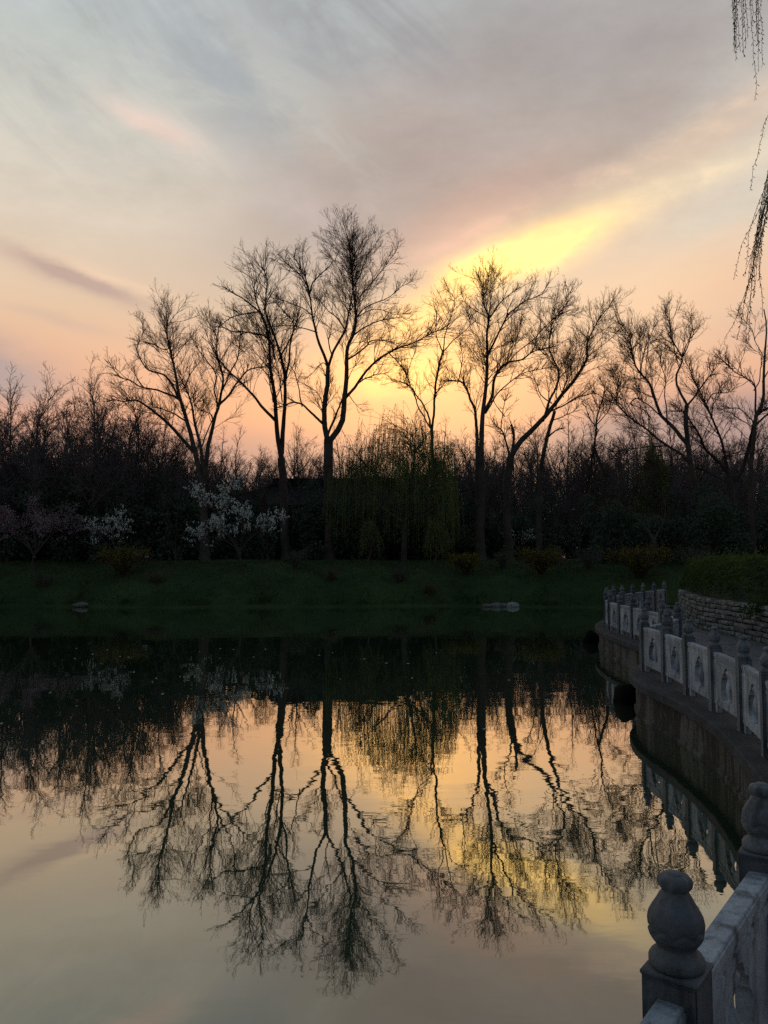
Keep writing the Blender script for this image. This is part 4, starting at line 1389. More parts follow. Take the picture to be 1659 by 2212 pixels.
BIG = [('t1', 'bare tree with several spreading stems, left of the tall trees', 1.0),
       ('t2', 'slim bare tree with two upright stems just left of the tallest tree', 1.0),
       ('t3', 'tallest bare tree, forked low into two big trunks', 1.12),
       ('t4', 'slender bare tree with a V fork rising behind the green willow', 1.0),
       ('t5', 'tall bare tree with an upright trunk right of the sun glow', 1.12),
       ('t6', 'bare tree whose trunk leans strongly to the right', 1.15),
       ('t7', 'thin dark bare tree standing right beside the leaning tree', 0.9),
       ('t7b', 'small bare double-stemmed tree in the gap between the leaning tree and the right-hand trees', 1.1),
       ('t8', 'bare tree with twisting limbs reaching left, above the end of the balustrade', 1.3),
       ('t9', 'broad bare tree with a thick low fork near the right edge', 1.25),
       ('t10', 'straight dark bare tree trunk at the right edge of the view', 1.25)]
for i, (k, lab, dens) in enumerate(BIG):
    tree_from_limbs('bare_tree', LIMBS[k], lab, 'tall bare trees on the far bank', 100 + i, dens)


def random_limbs(seed, H, spread, nl=7, fork=0.3, r0=0.2, lean=0.0):
    rg_ = random.Random(seed)
    hx = lean * H * fork
    limbs = [(r0, r0 * 0.7, [(0, 0, -0.3), (hx * 0.4 + rg_.uniform(-.1, .1), 0, H * fork * 0.5), (hx, rg_.uniform(-.1, .1), H * fork)])]
    top = (hx + lean * H * 0.5 + rg_.uniform(-.6, .6), rg_.uniform(-.6, .6), H)
    limbs.append((r0 * 0.65, 0.016, [(hx, 0, H * fork), (hx * 1.2 + rg_.uniform(-.3, .3), rg_.uniform(-.3, .3), H * (fork + 0.22)), (hx + lean * H * .3 + rg_.uniform(-.5, .5), rg_.uniform(-.5, .5), H * 0.76), top]))
    for i in range(nl):
        az = i * 2.4 + rg_.uniform(-.5, .5)
        zb = H * (fork * rg_.uniform(0.8, 1.15) + 0.30 * (i / nl))
        ln = spread * rg_.uniform(0.65, 1.1) * (1.0 - 0.35 * i / nl)
        cx, cy = math.cos(az), math.sin(az)
        b0 = (hx * min(1, zb / (H * fork)), 0, zb)
        up = H * rg_.uniform(0.30, 0.5)
        zt = min(zb + up, H * (1.0 - 0.34 * (ln / spread) ** 2) * rg_.uniform(0.90, 1.0))
        limbs.append((r0 * rg_.uniform(0.30, 0.5), 0.012, [b0, (b0[0] + cx * ln * 0.35, cy * ln * 0.35, zb + (zt - zb) * 0.22), (b0[0] + cx * ln * 0.75 + rg_.uniform(-.3, .3), cy * ln * 0.75, zb + (zt - zb) * 0.6), (b0[0] + cx * ln, cy * ln, zt)]))
    return limbs


# prototypes of the wood behind
PROTO = []
spec = [(201, 13.0, 4.0, 8, 0.28, 0.19, 0.05), (202, 14.5, 3.6, 8, 0.34, 0.20, -0.04), (203, 12.0, 4.6, 9, 0.22, 0.17, 0.10), (204, 15.5, 3.8, 9, 0.36, 0.22, 0.0)]
for s, H, sp, nl, fk, r0, ln in spec:
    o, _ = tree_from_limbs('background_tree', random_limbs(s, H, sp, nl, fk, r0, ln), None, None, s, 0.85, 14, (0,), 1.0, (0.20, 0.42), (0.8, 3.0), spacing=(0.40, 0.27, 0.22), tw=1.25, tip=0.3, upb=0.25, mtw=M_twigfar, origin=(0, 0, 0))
    PROTO.append(o)
# dense twiggy trees for the thicket at the left
DENSE = []
for s, H, sp, nl, fk, r0, ln in [(211, 12.0, 4.4, 12, 0.16, 0.17, 0.0), (212, 10.5, 4.6, 12, 0.14, 0.15, 0.05)]:
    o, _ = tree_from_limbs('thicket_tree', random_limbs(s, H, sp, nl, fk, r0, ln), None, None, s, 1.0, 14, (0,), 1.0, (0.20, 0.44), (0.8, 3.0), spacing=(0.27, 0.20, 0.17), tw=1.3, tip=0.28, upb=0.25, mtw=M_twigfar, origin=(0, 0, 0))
    DENSE.append(o)

used = set()
ZONES = [(150, 'at the left edge'), (400, 'left of the many-stemmed tree'), (560, 'behind the many-stemmed tree'), (660, 'behind the slim two-stemmed tree'),
         (760, 'behind the tallest tree'), (1000, 'behind the green willow'), (1080, 'behind the upright trunk right of the glow'), (1210, 'behind the leaning tree'),
         (1420, 'in the gap right of the leaning tree'), (1560, 'behind the twisting tree'), (9999, 'at the right edge')]


def zone(x, y):
    p = 829.5 + 1726.0 * x / y
    return next(t for lim_, t in ZONES if p < lim_)




def place(proto, x, y, s, rz, label, group, cat='tree', name=None, sz=None):
    label = label.replace('@', zone(x, y))
    if proto.name in used:
        o = dup(proto)
    else:
        o = proto
        used.add(proto.name)
    if name:
        o.name = name
    o.location = (x, y, gz(x, y) - 0.05)
    o.scale = (s, s, sz or s)
    o.rotation_euler = (0, 0, rz)
    tag(o, label, cat, group)
    return o


rg = random.Random(77)
k = 0
MID = 'bare middle-rank tree in the dark wood @'
FAR = 'small far bare tree of the wood line @'
for x in np.arange(-24, 32, 2.6):
    y = rg.uniform(60, 65)
    s = rg.uniform(0.52, 0.74)
    place(PROTO[k % 4] if k % 3 else DENSE[k % 2], x + rg.uniform(-1, 1), y, s, rg.uniform(0, 6.28), MID, 'bare trees of the wood behind the tall trees')
    k += 1
for x in np.arange(-28, 36, 2.1):
    y = rg.uniform(71, 79)
    s = rg.uniform(0.70, 0.88)
    place(DENSE[k % 2] if k % 3 else PROTO[k % 4], x + rg.uniform(-1, 1), y, s, rg.uniform(0, 6.28), MID, 'bare trees of the wood behind the tall trees')
    k += 1
for row_y, st, s0, s1 in ((82, 2.0, 0.84, 1.02), (92, 2.0, 0.95, 1.15), (104, 2.6, 1.08, 1.28)):
    half = row_y * 0.52 + 4
    for x in np.arange(-half, half + 0.1, st):
        y = row_y + rg.uniform(-4, 4)
        s = rg.uniform(s0, s1) * (1.14 if x > 10 else 1.06 if x > 2 else 1.0)
        place(DENSE[k % 2] if k % 4 else PROTO[k % 4], x + rg.uniform(-1.2, 1.2), y, s, rg.uniform(0, 6.28), FAR, 'far bare trees of the wood line')
        k += 1
k = 0
for (x, y, s) in [(-30.5, 60, 1.05), (-27.2, 64, 1.12), (-25.0, 58, 1.05), (-22.6, 62, 1.15), (-21.0, 57, 1.08), (-18.8, 60, 1.12), (-17.3, 63, 1.0), (-15.4, 61, 0.82),
                  (-29.0, 55, 0.92), (-24.0, 54, 0.92), (-19.5, 54, 0.85), (-34.0, 63, 1.1), (-20.2, 64, 1.15), (-23.6, 66, 1.2), (-28.8, 61, 1.1), (-26.5, 56, 0.95), (-22.0, 55.5, 0.9), (-17.0, 57.5, 0.85), (-32.0, 57, 1.0)]:
    place(DENSE[k % 2], x, y, s, rg.uniform(0, 6.28), 'dense twiggy tree in the dark thicket @', 'twiggy trees of the left thicket')
    k += 1


# ---- evergreen understorey shrubs
def shrub_proto(name, seed, n, rx, rz, m, leaf, nst=9):
    rng = np.random.default_rng(seed)
    o = empty(name, (0, 0, 0), None, None)
    g = Geo()
    cen = rng.normal(size=(26, 3)) * np.array([rx * 0.5, rx * 0.5, rz * 0.22]) + np.array([0, 0, rz * 0.5])
    rad = rng.uniform(0.22, 0.42, 26) * rx
    own = rng.integers(0, 26, n)
    d = unit(rng.normal(size=(n, 3)))
    C = cen[own] + d * (rad[own] * rng.uniform(0.55, 1.05, n) ** 0.6)[:, None]
    ok = C[:, 2] > 0.05
    leaves(g, C[ok], leaf, rng, unit(d[ok] + rng.normal(size=(int(ok.sum()), 3)) * 0.7), 0.6)
    tag(link('foliage', g.mesh('foliage'), m, o), kind='stuff')
    gs = Geo()
    ends = cen[rng.integers(0, 26, nst)]
    P = np.zeros((nst, 6, 3))
    for j in range(6):
        t = j / 5
        P[:, j] = ends * t + np.array([0, 0, -0.2]) * (1 - t)
        P[:, j, :2] *= t ** 0.4
    tubes(gs, P, np.repeat(np.linspace(0.05, 0.012, 6)[None], nst, 0) * rx / 1.6, 5, rng)
    link('stem', gs.mesh('stem', True), M_bark, o)
    return o


EV = [shrub_proto('evergreen_shrub', 301, 5200, 2.1, 3.6, M_ever, 0.22), shrub_proto('evergreen_shrub', 302, 5200, 1.8, 4.4, M_ever, 0.22)]
k = 0
for x in np.arange(-38, 40, 1.75):
    y = rg.uniform(59.5, 66)
    s = rg.uniform(0.8, 1.12)
    place(EV[k % 2], x + rg.uniform(-.8, .8), y, s, rg.uniform(0, 6.28), 'dark evergreen understorey shrub @', 'evergreen shrubs of the understorey', 'shrub')
    k += 1
for x in np.arange(-15, 8, 1.7):
    place(EV[k % 2], x + rg.uniform(-.6, .6), rg.uniform(57.5, 61), rg.uniform(0.85, 1.2), rg.uniform(0, 6.28), 'dark evergreen shrub growing in front of the garden hall', 'evergreen shrubs in front of the hall', 'shrub')
    k += 1
for x in np.arange(-46, 48, 2.7):
    place(EV[k % 2], x + rg.uniform(-.8, .8), rg.uniform(78, 84), rg.uniform(0.9, 1.25), rg.uniform(0, 6.28), 'dark evergreen shrub deep in the wood @', 'evergreen shrubs deep in the wood', 'shrub')
    k += 1
for x in np.arange(-36, -13, 2.1):
    y = rg.uniform(53.5, 58)
    s = rg.uniform(1.15, 1.55)
    place(EV[k % 2], x + rg.uniform(-.8, .8), y, s, rg.uniform(0, 6.28), 'tall dark evergreen shrub filling the thicket @', 'evergreen shrubs of the left thicket', 'shrub')
    k += 1
for x in np.arange(14, 40, 2.6):
    y = rg.uniform(46.5, 52)
    s = rg.uniform(0.7, 1.0)
    place(EV[k % 2], x + rg.uniform(-.8, .8), y, s, rg.uniform(0, 6.28), 'dark evergreen shrub on the bank behind the far balustrade', 'evergreen shrubs behind the balustrade', 'shrub')
    k += 1


# ---- weeping willows on the bank
def weeping(name, loc, H, W_, n, seed, label, group, leaf=0.09, low=0.0, twigs=5):
    rng = np.random.default_rng(seed)
    x0, y0 = loc
    z0 = gz(x0, y0)
    limbs = random_limbs(seed, H * 0.86, W_ * 0.72, 9, 0.26, 0.20 * H / 9, 0.06)
    o = empty(name, (x0, y0, z0), label, 'willow', group)
    g0 = Geo()
    P = np.array([resample(p, 16) for _, _, p in limbs])
    Q = np.array([np.linspace(a, b, 16) for a, b, _ in limbs])
    tubes(g0, P, Q, 7, rng)
    A, a = sprout(P[1:], Q[1:], rng, 0.34, 0.25, (0.25, 0.5), (0.8, 2.2), (30, 70), 0.25, 6, 0.03, 0.012, 0.15, -0.06)
    tubes(g0, A, a, 4, rng)
    link('trunk', g0.mesh('trunk', True), M_bark, o)
    src = np.concatenate([A[:, 1:].reshape(-1, 3), P[1:, 6:].reshape(-1, 3)])
    # each strand arches from a limb up over the dome of the crown and then hangs plumb
    az = rng.uniform(0, 2 * math.pi, n)
    rr = np.sqrt(rng.uniform(0.02, 1, n)) * W_ * 0.5 * (0.9 + 0.2 * np.sin(az * 3 + seed))
    dome = np.stack([rr * np.cos(az), rr * np.sin(az), H * (0.99 - 0.40 * (rr / (W_ * 0.5)) ** 1.7) * (1 - 0.26 * rng.random(n)) + 0.055 * H * np.sin(az * 4 + rr * 1.6 + 1.0) + 0.04 * H * rng.normal(size=n)], 1)
    pick = rng.integers(0, len(src), (n, 24))
    dd = np.linalg.norm(src[pick] - (dome * np.array([0.55, 0.55, 0.86]))[:, None], axis=2)
    st = src[pick[np.arange(n), dd.argmin(1)]]
    st = np.where((st[:, 2] > dome[:, 2])[:, None], dome * np.array([0.9, 0.9, 0.96]), st)
    ln = np.minimum(rng.uniform(0.10, 0.72, n) ** 1.0 * H, np.maximum(dome[:, 2] - low - rng.uniform(0, 2.0, n), 0.6))
    K = 12
    S = np.zeros((n, K, 3))
    out = np.column_stack([np.cos(az), np.sin(az), np.zeros(n)])
    sway = rng.normal(size=(n, 3)) * 0.06
    for j in range(K):
        if j <= 4:
            t = j / 4
            S[:, j] = st * (1 - t) + dome * t
            S[:, j, 2] += 0.10 * H * 0.3 * math.sin(math.pi * t)
        else:
            t = (j - 4) / (K - 5)
            S[:, j] = dome + out * 0.25 * (1 - math.exp(-3 * t)) + sway * t * 2 + rng.normal(size=(n, 3)) * 0.015
            S[:, j, 2] = dome[:, 2] - ln * t
    g1 = Geo()
    tubes(g1, S, np.repeat(np.linspace(0.011, 0.006, K)[None], n, 0), 3, rng)
    link('hanging_branches', g1.mesh('hanging_branches'), M_willow, o)
    m = n * 26
    own = rng.integers(0, n, m)
    t = rng.uniform(0.22, 1, m) * (K - 1)
    i = np.minimum(t.astype(int), K - 2)
    f = (t - i)[:, None]
    C = S[own, i] * (1 - f) + S[own, i + 1] * f
    d = unit(np.column_stack([rng.normal(size=(m, 2)) * 0.6, -np.abs(rng.normal(size=m)) - 0.5]))
    g2 = Geo()
    leaves(g2, C, leaf, rng, d, 0.28)
    tag(link('leaves', g2.mesh('leaves'), M_willow, o), kind='stuff')
    return o


weeping('willow_tree', (1.3, 53.8), 10.6, 9.8, 760, 401, 'fresh green weeping willow hanging over the bank in the middle', 'weeping willows', 0.095, 0.6)
weeping('willow_tree', (21.0, 62.0), 10.5, 3.2, 330, 402, 'faint green willow standing behind the twisting right-hand tree', 'weeping willows', 0.10, 0.4)
weeping('young_willow', (3.2, 49.2), 3.4, 1.5, 130, 403, 'low young willow drooping over the bank below the big willow', 'young willows', 0.09, 0.05)
weeping('young_willow', (-0.9, 50.2), 3.2, 1.2, 80, 404, 'thin pale young willow left of the low drooping one', 'young willows', 0.08, 0.05)


# ---- flowering trees
def flowering(name, loc, limbs, nb, m, seed, label, group, bs=0.13, upright=True, dens=0.8, zmin=0.7, wd=0.17):
    x0, y0 = loc
    z0 = gz(x0, y0)
    o, (KP, KQ, A, a, B, b, C, c, org) = tree_from_limbs(name, limbs, label, group, seed, dens, 14, (0,), 1.0, (0.25, 0.5), (0.4, 1.6), spacing=(0.22, 0.18, 0.24), tw=0.9, tip=0.15, origin=(0, 0, 0))
    o.location = (x0, y0, z0)
    rng = np.random.default_rng(seed + 9)
    src = np.concatenate([B[:, 2:].reshape(-1, 3), C[:, 1:].reshape(-1, 3), A[:, 4:].reshape(-1, 3)])
    src = src[src[:, 2] > zmin]
    p = src[rng.integers(0, len(src), nb)] + rng.normal(size=(nb, 3)) * 0.03
    if upright:
        d = unit(np.column_stack([rng.normal(size=(nb, 2)) * 0.25, np.ones(nb)]))
    else:
        d = unit(rng.normal(size=(nb, 3)))
    g = Geo()
    # each bloom: crossed petals forming a small cup
    s = bs * rng.uniform(0.6, 1.25, nb)
    for q in range(3):
        r = rng.normal(size=(nb, 3))
        side_ = unit(np.cross(d, r))
        V = np.stack([p, p + d * s[:, None] * 0.55 + side_ * s[:, None] * wd, p + d * s[:, None], p + d * s[:, None] * 0.55 - side_ * s[:, None] * wd], 1)
        g.add(V, np.arange(nb * 4).reshape(nb, 4))
    tag(link('blossoms', g.mesh('blossoms'), m, o), kind='stuff')
    return o


mag = [(0.07, 0.05, [(0, 0, -0.2), (-0.1, 0, 0.5), (-0.2, 0, 1.0)]),
       (0.045, 0.012, [(-0.2, 0, 1.0), (-0.9, 0.2, 1.6), (-1.9, 0.3, 1.9), (-3.0, 0.1, 1.95)]),
       (0.045, 0.012, [(-0.2, 0, 1.0), (-0.9, -0.3, 2.2), (-1.3, -0.5, 3.2), (-1.2, -0.3, 4.3)]),
       (0.04, 0.012, [(-0.2, 0, 1.0), (0.5, 0.2, 1.9), (1.2, 0.3, 2.4), (2.0, 0.2, 2.9)]),
       (0.04, 0.012, [(-0.2, 0, 1.0), (0.1, -0.6, 2.0), (0.2, -0.8, 2.9), (-0.2, -0.8, 3.3)]),
       (0.03, 0.01, [(-1.2, -0.4, 3.0), (-2.2, -0.2, 4.0), (-2.9, -0.1, 4.6)]),
       (0.03, 0.01, [(-1.2, -0.4, 3.4), (-1.0, -0.2, 4.4), (-0.5, 0.1, 5.1)]),
       (0.03, 0.01, [(-0.2, 0.1, 1.1), (-0.8, 0.7, 1.9), (-1.6, 0.8, 2.6)])]
flowering('magnolia_tree', (-8.6, 48.6), mag, 3000, M_white, 501, 'white blossoming magnolia tree on the bank, larger of the two', 'white blossoming trees', 0.115, True, 1.2, 1.3, 0.19)
mag2 = [(0.06, 0.05, [(0, 0, -0.2), (0.05, 0, 0.4), (0.1, 0, 0.8)]),
        (0.04, 0.01, [(0.1, 0, 0.8), (-0.5, 0.1, 1.6), (-1.2, 0.1, 2.3), (-1.5, 0, 2.6)]),
        (0.04, 0.01, [(0.1, 0, 0.8), (0.0, -0.3, 1.7), (-0.1, -0.3, 2.6), (0.3, -0.2, 3.1)]),
        (0.035, 0.01, [(0.1, 0, 0.8), (0.5, 0.1, 1.0), (1.0, 0.2, 1.0), (1.5, 0.2, 0.7)]),
        (0.035, 0.01, [(0.1, 0, 0.8), (0.2, 0.4, 1.8), (0.4, 0.5, 2.6)])]
flowering('magnolia_tree', (-16.2, 48.2), mag2, 1100, M_white, 502, 'small white blossoming tree behind the yellowish bush', 'white blossoming trees', 0.105, True, 1.1, 0.7)
pk = [(0.08, 0.06, [(0, 0, -0.2), (0, 0, 0.5), (0.1, 0, 1.0)])] + [
    (0.05, 0.01, [(0.1, 0, 1.0), (0.1 + 0.6 * math.cos(t), 0.6 * math.sin(t), 1.8), (1.5 * math.cos(t), 1.2 * math.sin(t), 2.6), (2.4 * math.cos(t), 1.8 * math.sin(t), h)])
    for t, h in ((0.1, 2.6), (0.9, 3.6), (1.9, 4.3), (2.7, 3.2), (3.4, 2.9), (4.2, 3.3), (5.2, 2.4), (1.4, 3.0))]
flowering('plum_tree', (-21.0, 47.8), pk, 4200, M_pink, 503, 'dusky pink blossoming tree at the left edge of the bank', 'pink blossoming trees', 0.085, False, 1.2, 0.5, 0.25)
small_white = [(0.05, 0.03, [(0, 0, -0.1), (0, 0, 0.3), (0, 0, 0.6)])] + [
    (0.03, 0.008, [(0, 0, 0.5), (0.4 * math.cos(t), 0.4 * math.sin(t), 1.0), (0.9 * math.cos(t), 0.8 * math.sin(t), 1.6)]) for t in (0, 1.3, 2.6, 3.9, 5.2)]
flowering('blossom_shrub', (9.8, 57.5), small_white, 260, M_white, 504, 'faint white flowering shrub between the dark trunks right of centre', None, 0.11, False, 0.9, 0.2)


# ---- forsythia bushes on the bank
def forsythia(loc, rx, h, seed, label):
    rng = np.random.default_rng(seed)
    x0, y0 = loc
    o = empty('forsythia_bush', (x0, y0, gz(x0, y0)), label, 'bush', 'yellow flowering bushes on the bank')
    n = 90
    a = rng.uniform(0, 6.28, n)
    rr = rng.uniform(0.2, 1.0, n) * rx
    P = np.zeros((n, 8, 3))
    for j in range(8):
        t = j / 7
        P[:, j, 0] = np.cos(a) * rr * t ** 0.9
        P[:, j, 1] = np.sin(a) * rr * t ** 0.9
        P[:, j, 2] = h * (0.7 + 0.5 * rng.random(n)) * np.sin(t * 1.9 * (0.7 + 0.3 * rr / rx)) - 0.05
        P[:, j] += rng.normal(size=(n, 3)) * 0.03
    g = Geo()
    tubes(g, P, np.repeat(np.linspace(0.014, 0.005, 8)[None], n, 0), 3, rng)
    B, b = sprout(P, np.full((n, 8), 0.008), rng, 0.22, 0.25, (0.2, 0.4), (0.2, 0.6), (20, 60), 0.15, 4, 0.006, 0.004)
    tubes(g, B, b, 3, rng)
    link('stems', g.mesh('stems'), M_twig, o)
    src = np.concatenate([P[:, 2:].reshape(-1, 3), B[:, 1:].reshape(-1, 3)])
    m = 2600
    C = src[rng.integers(0, len(src), m)] + rng.normal(size=(m, 3)) * 0.03
    g2 = Geo()
    leaves(g2, C, 0.07, rng, None, 0.6)
    tag(link('blossoms', g2.mesh('blossoms'), M_forsy, o), kind='stuff')
    C = src[rng.integers(0, len(src), m)] + rng.normal(size=(m, 3)) * 0.05
    g3 = Geo()
    leaves(g3, C, 0.09, rng, None, 0.4)
    tag(link('foliage', g3.mesh('foliage'), M_grass, o), kind='stuff')
    return o


forsythia((-15.3, 46.8), 1.8, 1.35, 601, 'dim olive-yellow bush under the small white blossoming tree')
forsythia((9.2, 46.8), 1.6, 1.25, 602, 'yellow-flecked bush on the bank left of the balustrade end')
forsythia((4.9, 47.6), 1.1, 1.0, 603, 'low olive bush beside the drooping young willow')
forsythia((14.2, 44.6), 1.9, 1.5, 604, 'dark olive bush on the bank just behind the far balustrade')

# small leafless trees and saplings on the bank
sap = [(0.05, 0.035, [(0, 0, -0.2), (0.02, 0, 0.4), (0.0, 0, 0.9)]), (0.03, 0.008, [(0, 0, 0.9), (-0.3, 0.1, 1.5), (-0.6, 0.1, 2.2)]),
       (0.03, 0.008, [(0, 0, 0.9), (0.3, 0.1, 1.5), (0.45, 0.0, 2.3)]), (0.025, 0.008, [(0, 0, 0.9), (0.05, -0.2, 1.6), (0.1, -0.3, 2.4)])]


def sapling(loc, seed, s, label, limbs=sap):
    o, _ = tree_from_limbs('sapling', limbs, label, 'leafless saplings on the bank', seed, 0.7, 10, (0,), 1.0, (0.25, 0.5), (0.3, 1.0), spacing=(0.3, 0.25, 0.3), tw=1.0, tip=0.3, origin=(0, 0, 0))
    o.location = (loc[0], loc[1], gz(*loc))
    o.scale = (s, s, s)


sapling((-12.4, 47.6), 701, 1.0, 'leafless sapling left of the big white magnolia')
sapling((-7.0, 45.9), 702, 0.75, 'thin stem of a sapling below the right side of the white magnolia')
sapling((-10.5, 46.6), 703, 0.8, 'leafless sapling in front of the white magnolia')
fork = [(0.16, 0.12, [(0, 0, -0.3), (0.05, 0, 0.9), (0.0, 0, 1.7)]), (0.11, 0.015, [(0, 0, 1.6), (-0.5, 0, 2.4), (-1.1, 0.1, 3.1), (-1.5, 0.1, 3.9)]),
        (0.10, 0.015, [(0, 0, 1.6), (0.5, 0.1, 2.5), (0.75, 0.0, 3.4), (0.7, 0.2, 4.3)])]
sapling((15.7, 46.5), 704, 0.95, 'dark forked small tree standing behind the far balustrade', fork)

# leaning stump on the bank
bm = bmesh.new()
bmesh.ops.create_cone(bm, cap_ends=True, segments=14, radius1=0.26, radius2=0.19, depth=1.35)
for v in bm.verts:
    v.co.x += 0.10 * (v.co.z + 0.6) * -1 + 0.02 * math.sin(v.co.y * 40)
    v.co.y += 0.02 * math.cos(v.co.x * 37)
st = link('tree_stump', bm_mesh('tree_stump', bm), M_bark, None, (10.9, 49.6, gz(10.9, 49.6) + 0.55))
tag(st, 'leaning cut tree stump on the bank above the yellow-flecked bush', 'stump')

# pale stones at the water line
boulder('shore_rock', (-16.4, float(shore_y(-16.4)) - 0.15, 0.10), (0.36, 0.24, 0.17), M_rockpale, 21, 'pale flat stone lying at the water edge on the left', 'rock')
for i, (x, dxy, s) in enumerate([(5.55, -0.15, 0.20), (6.05, 0.0, 0.26), (6.5, 0.05, 0.22), (6.95, 0.1, 0.30), (5.85, 0.25, 0.16)]):
    lab = ['leftmost small grey rock of the cluster at the water edge', 'second grey rock from the left in the water-edge cluster', 'middle-right grey rock of the cluster at the water edge',
           'rightmost and largest grey rock of the water-edge cluster', 'smallest grey rock set back in the water-edge cluster'][i]
    boulder('shore_rock', (x, float(shore_y(x)) + dxy, 0.05), (s * 1.3, s, s * 0.7), M_wallstone if i % 2 else M_rockpale, 30 + i, lab, 'rock', 'grey rocks at the far water edge', 2)

# ------------------------------------------------------------------ hall with upturned eaves behind the trees
HX, HY = -4.2, 68.0
HZ = gz(HX, HY)
hall = empty('garden_hall', (HX, HY, HZ), 'dark traditional garden hall with upturned eaves behind the willow', 'building')
LX, LY, RZ, EZ = 10.2, 4.2, 6.35, 4.35
rl = 5.2
na, nb_ = 120, 22


def roof_pt(u, t, side):
    """u in -1..1 along, t 0 ridge .. 1 eave, for the long sides; hips by clamping"""
    hx = rl + (LX - rl) * t
    x = u * hx
    y = side * LY * t
    z = RZ - (RZ - EZ) * (t ** 0.72)
    up = abs(u) ** 9 * t ** 3 * 0.75
    out = abs(u) ** 9 * t ** 3 * 0.5
    return (x + math.copysign(out * 0.6, u), y + side * out * 0.5, z + up + 0.028 * math.cos(x * 2 * math.pi / 0.30))


for side in (-1, 1):
    V = [[roof_pt(-1 + 2 * i / na, j / nb_, side) for i in range(na + 1)] for j in range(nb_ + 1)]
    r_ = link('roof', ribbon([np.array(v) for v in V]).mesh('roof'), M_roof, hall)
    if side == -1:
        roof0 = r_
for sx in (-1, 1):
    V = []
    for j in range(nb_ + 1):
        t = j / nb_
        rowv = []
        for i in range(41):
            w = -1 + 2 * i / 40
            hx = rl + (LX - rl) * t
            up = abs(w) ** 5 * t ** 3 * 0.75
            out = abs(w) ** 5 * t ** 3 * 0.5
            rowv.append((sx * (hx + out * 0.6), w * (LY * t + out * 0.5), RZ - (RZ - EZ) * t ** 0.72 + up + 0.02 * math.cos(w * LY * t * 20)))
        V.append(np.array(rowv))
    link('roof', ribbon(V).mesh('roof'), M_roof, hall)
g = Geo()
box_geo(g, -rl - 0.1, rl + 0.1, -0.16, 0.16, RZ - 0.1, RZ + 0.42)
box_geo(g, -rl - 0.16, rl + 0.16, -0.21, 0.21, RZ + 0.42, RZ + 0.52)
link('ridge', g.mesh('ridge'), M_roof, roof0)
for sx in (-1, 1):
    for sy in (-1, 1):
        pts = []
        for t in np.linspace(0, 1.06, 16):
            tt_ = min(t, 1)
            out = tt_ ** 3 * 0.5
            pts.append((sx * (rl + (LX - rl) * t + out * 0.6), sy * (LY * t + out * 0.5), RZ - (RZ - EZ) * t ** 0.72 + tt_ ** 3 * 0.75 + max(0, t - 0.9) * 2.2 + 0.10))
        g = Geo()
        tubes(g, np.array([pts]), np.array([np.linspace(0.17, 0.10, 16)]), 6, np.random.default_rng(1))
        link('hip_ridge', g.mesh('hip_ridge', True), M_roof, roof0)
for sy in (-1, 1):
    for i in range(8):
        cx = -8.4 + 2.4 * i
        me = bpy.data.meshes.new('column')
        bm = bmesh.new()
        bmesh.ops.create_cone(bm, cap_ends=True, segments=14, radius1=0.17, radius2=0.155, depth=4.4)
        bm.to_mesh(me)
        bm.free()
        link('column', me, M_timber, hall, (cx, sy * 3.2, 2.2))
g = Geo()
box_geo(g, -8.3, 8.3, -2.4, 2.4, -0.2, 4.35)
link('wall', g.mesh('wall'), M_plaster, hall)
for i in range(7):
    g = Geo()
    x0 = -8.4 + 2.4 * i + 0.35
    for a in np.linspace(0, 1.7, 6):
        box_geo(g, x0 + a - 0.03, x0 + a + 0.03, -2.50, -2.42, 0.2, 3.6)
    for zz_ in (0.2, 1.2, 2.0, 2.8, 3.6):
        box_geo(g, x0 - 0.03, x0 + 1.73, -2.512, -2.408, zz_ - 0.04, zz_ + 0.04)
    link('lattice_door', g.mesh('lattice_door'), M_timber, hall)
g = Geo()
box_geo(g, -9.4, 9.4, -3.9, 3.9, -0.6, 0.03)
link('plinth', g.mesh('plinth'), M_conc, hall)

# ------------------------------------------------------------------ near willow whose branches hang into the top right corner
rng = np.random.default_rng(900)
wx0, wy0 = 9.6, 11.4
wil = empty('willow_tree', (wx0, wy0, 1.44), 'budding willow whose thin strands hang into the upper right corner', 'willow')
ORG = np.array((wx0, wy0, 1.44))
wl_limbs = [(0.24, 0.17, [(9.6, 11.4, 1.3), (9.5, 11.3, 3.6), (9.1, 11.1, 5.6)]),
            (0.15, 0.03, [(9.1, 11.1, 5.6), (8.0, 10.6, 8.2), (6.3, 9.8, 10.2), (4.9, 9.2, 10.9), (4.0, 8.8, 10.8)]),
            (0.13, 0.03, [(9.1, 11.1, 5.6), (9.6, 11.6, 8.6), (9.2, 12.4, 11.6)]),
            (0.10, 0.03, [(8.4, 10.8, 7.4), (6.8, 10.0, 8.6), (5.4, 9.4, 9.1), (4.75, 9.1, 8.9)]),
            (0.10, 0.03, [(9.1, 11.1, 5.6), (10.8, 11.4, 8.0), (12.4, 11.2, 10.2)])]
g0 = Geo()
P = np.array([resample(p, 20) for _, _, p in wl_limbs])
Q = np.array([np.linspace(a, b, 20) for a, b, _ in wl_limbs])
tubes(g0, P - ORG, Q, 9, rng)
link('trunk', g0.mesh('trunk', True), M_bark, wil)
strands = []


def strand(p0, p1, bow=0.1):
    p0, p1 = np.array(p0, float), np.array(p1, float)
    t = np.linspace(0, 1, 16)[:, None]
    q = p0 + (p1 - p0) * t
    # hangs: lateral travel early, then plumb
    q[:, :2] = p0[:2] + (p1 - p0)[:2] * (1 - (1 - t) ** 1.8)
    q += rng.normal(size=(16, 3)) * 0.008
    strands.append(q)


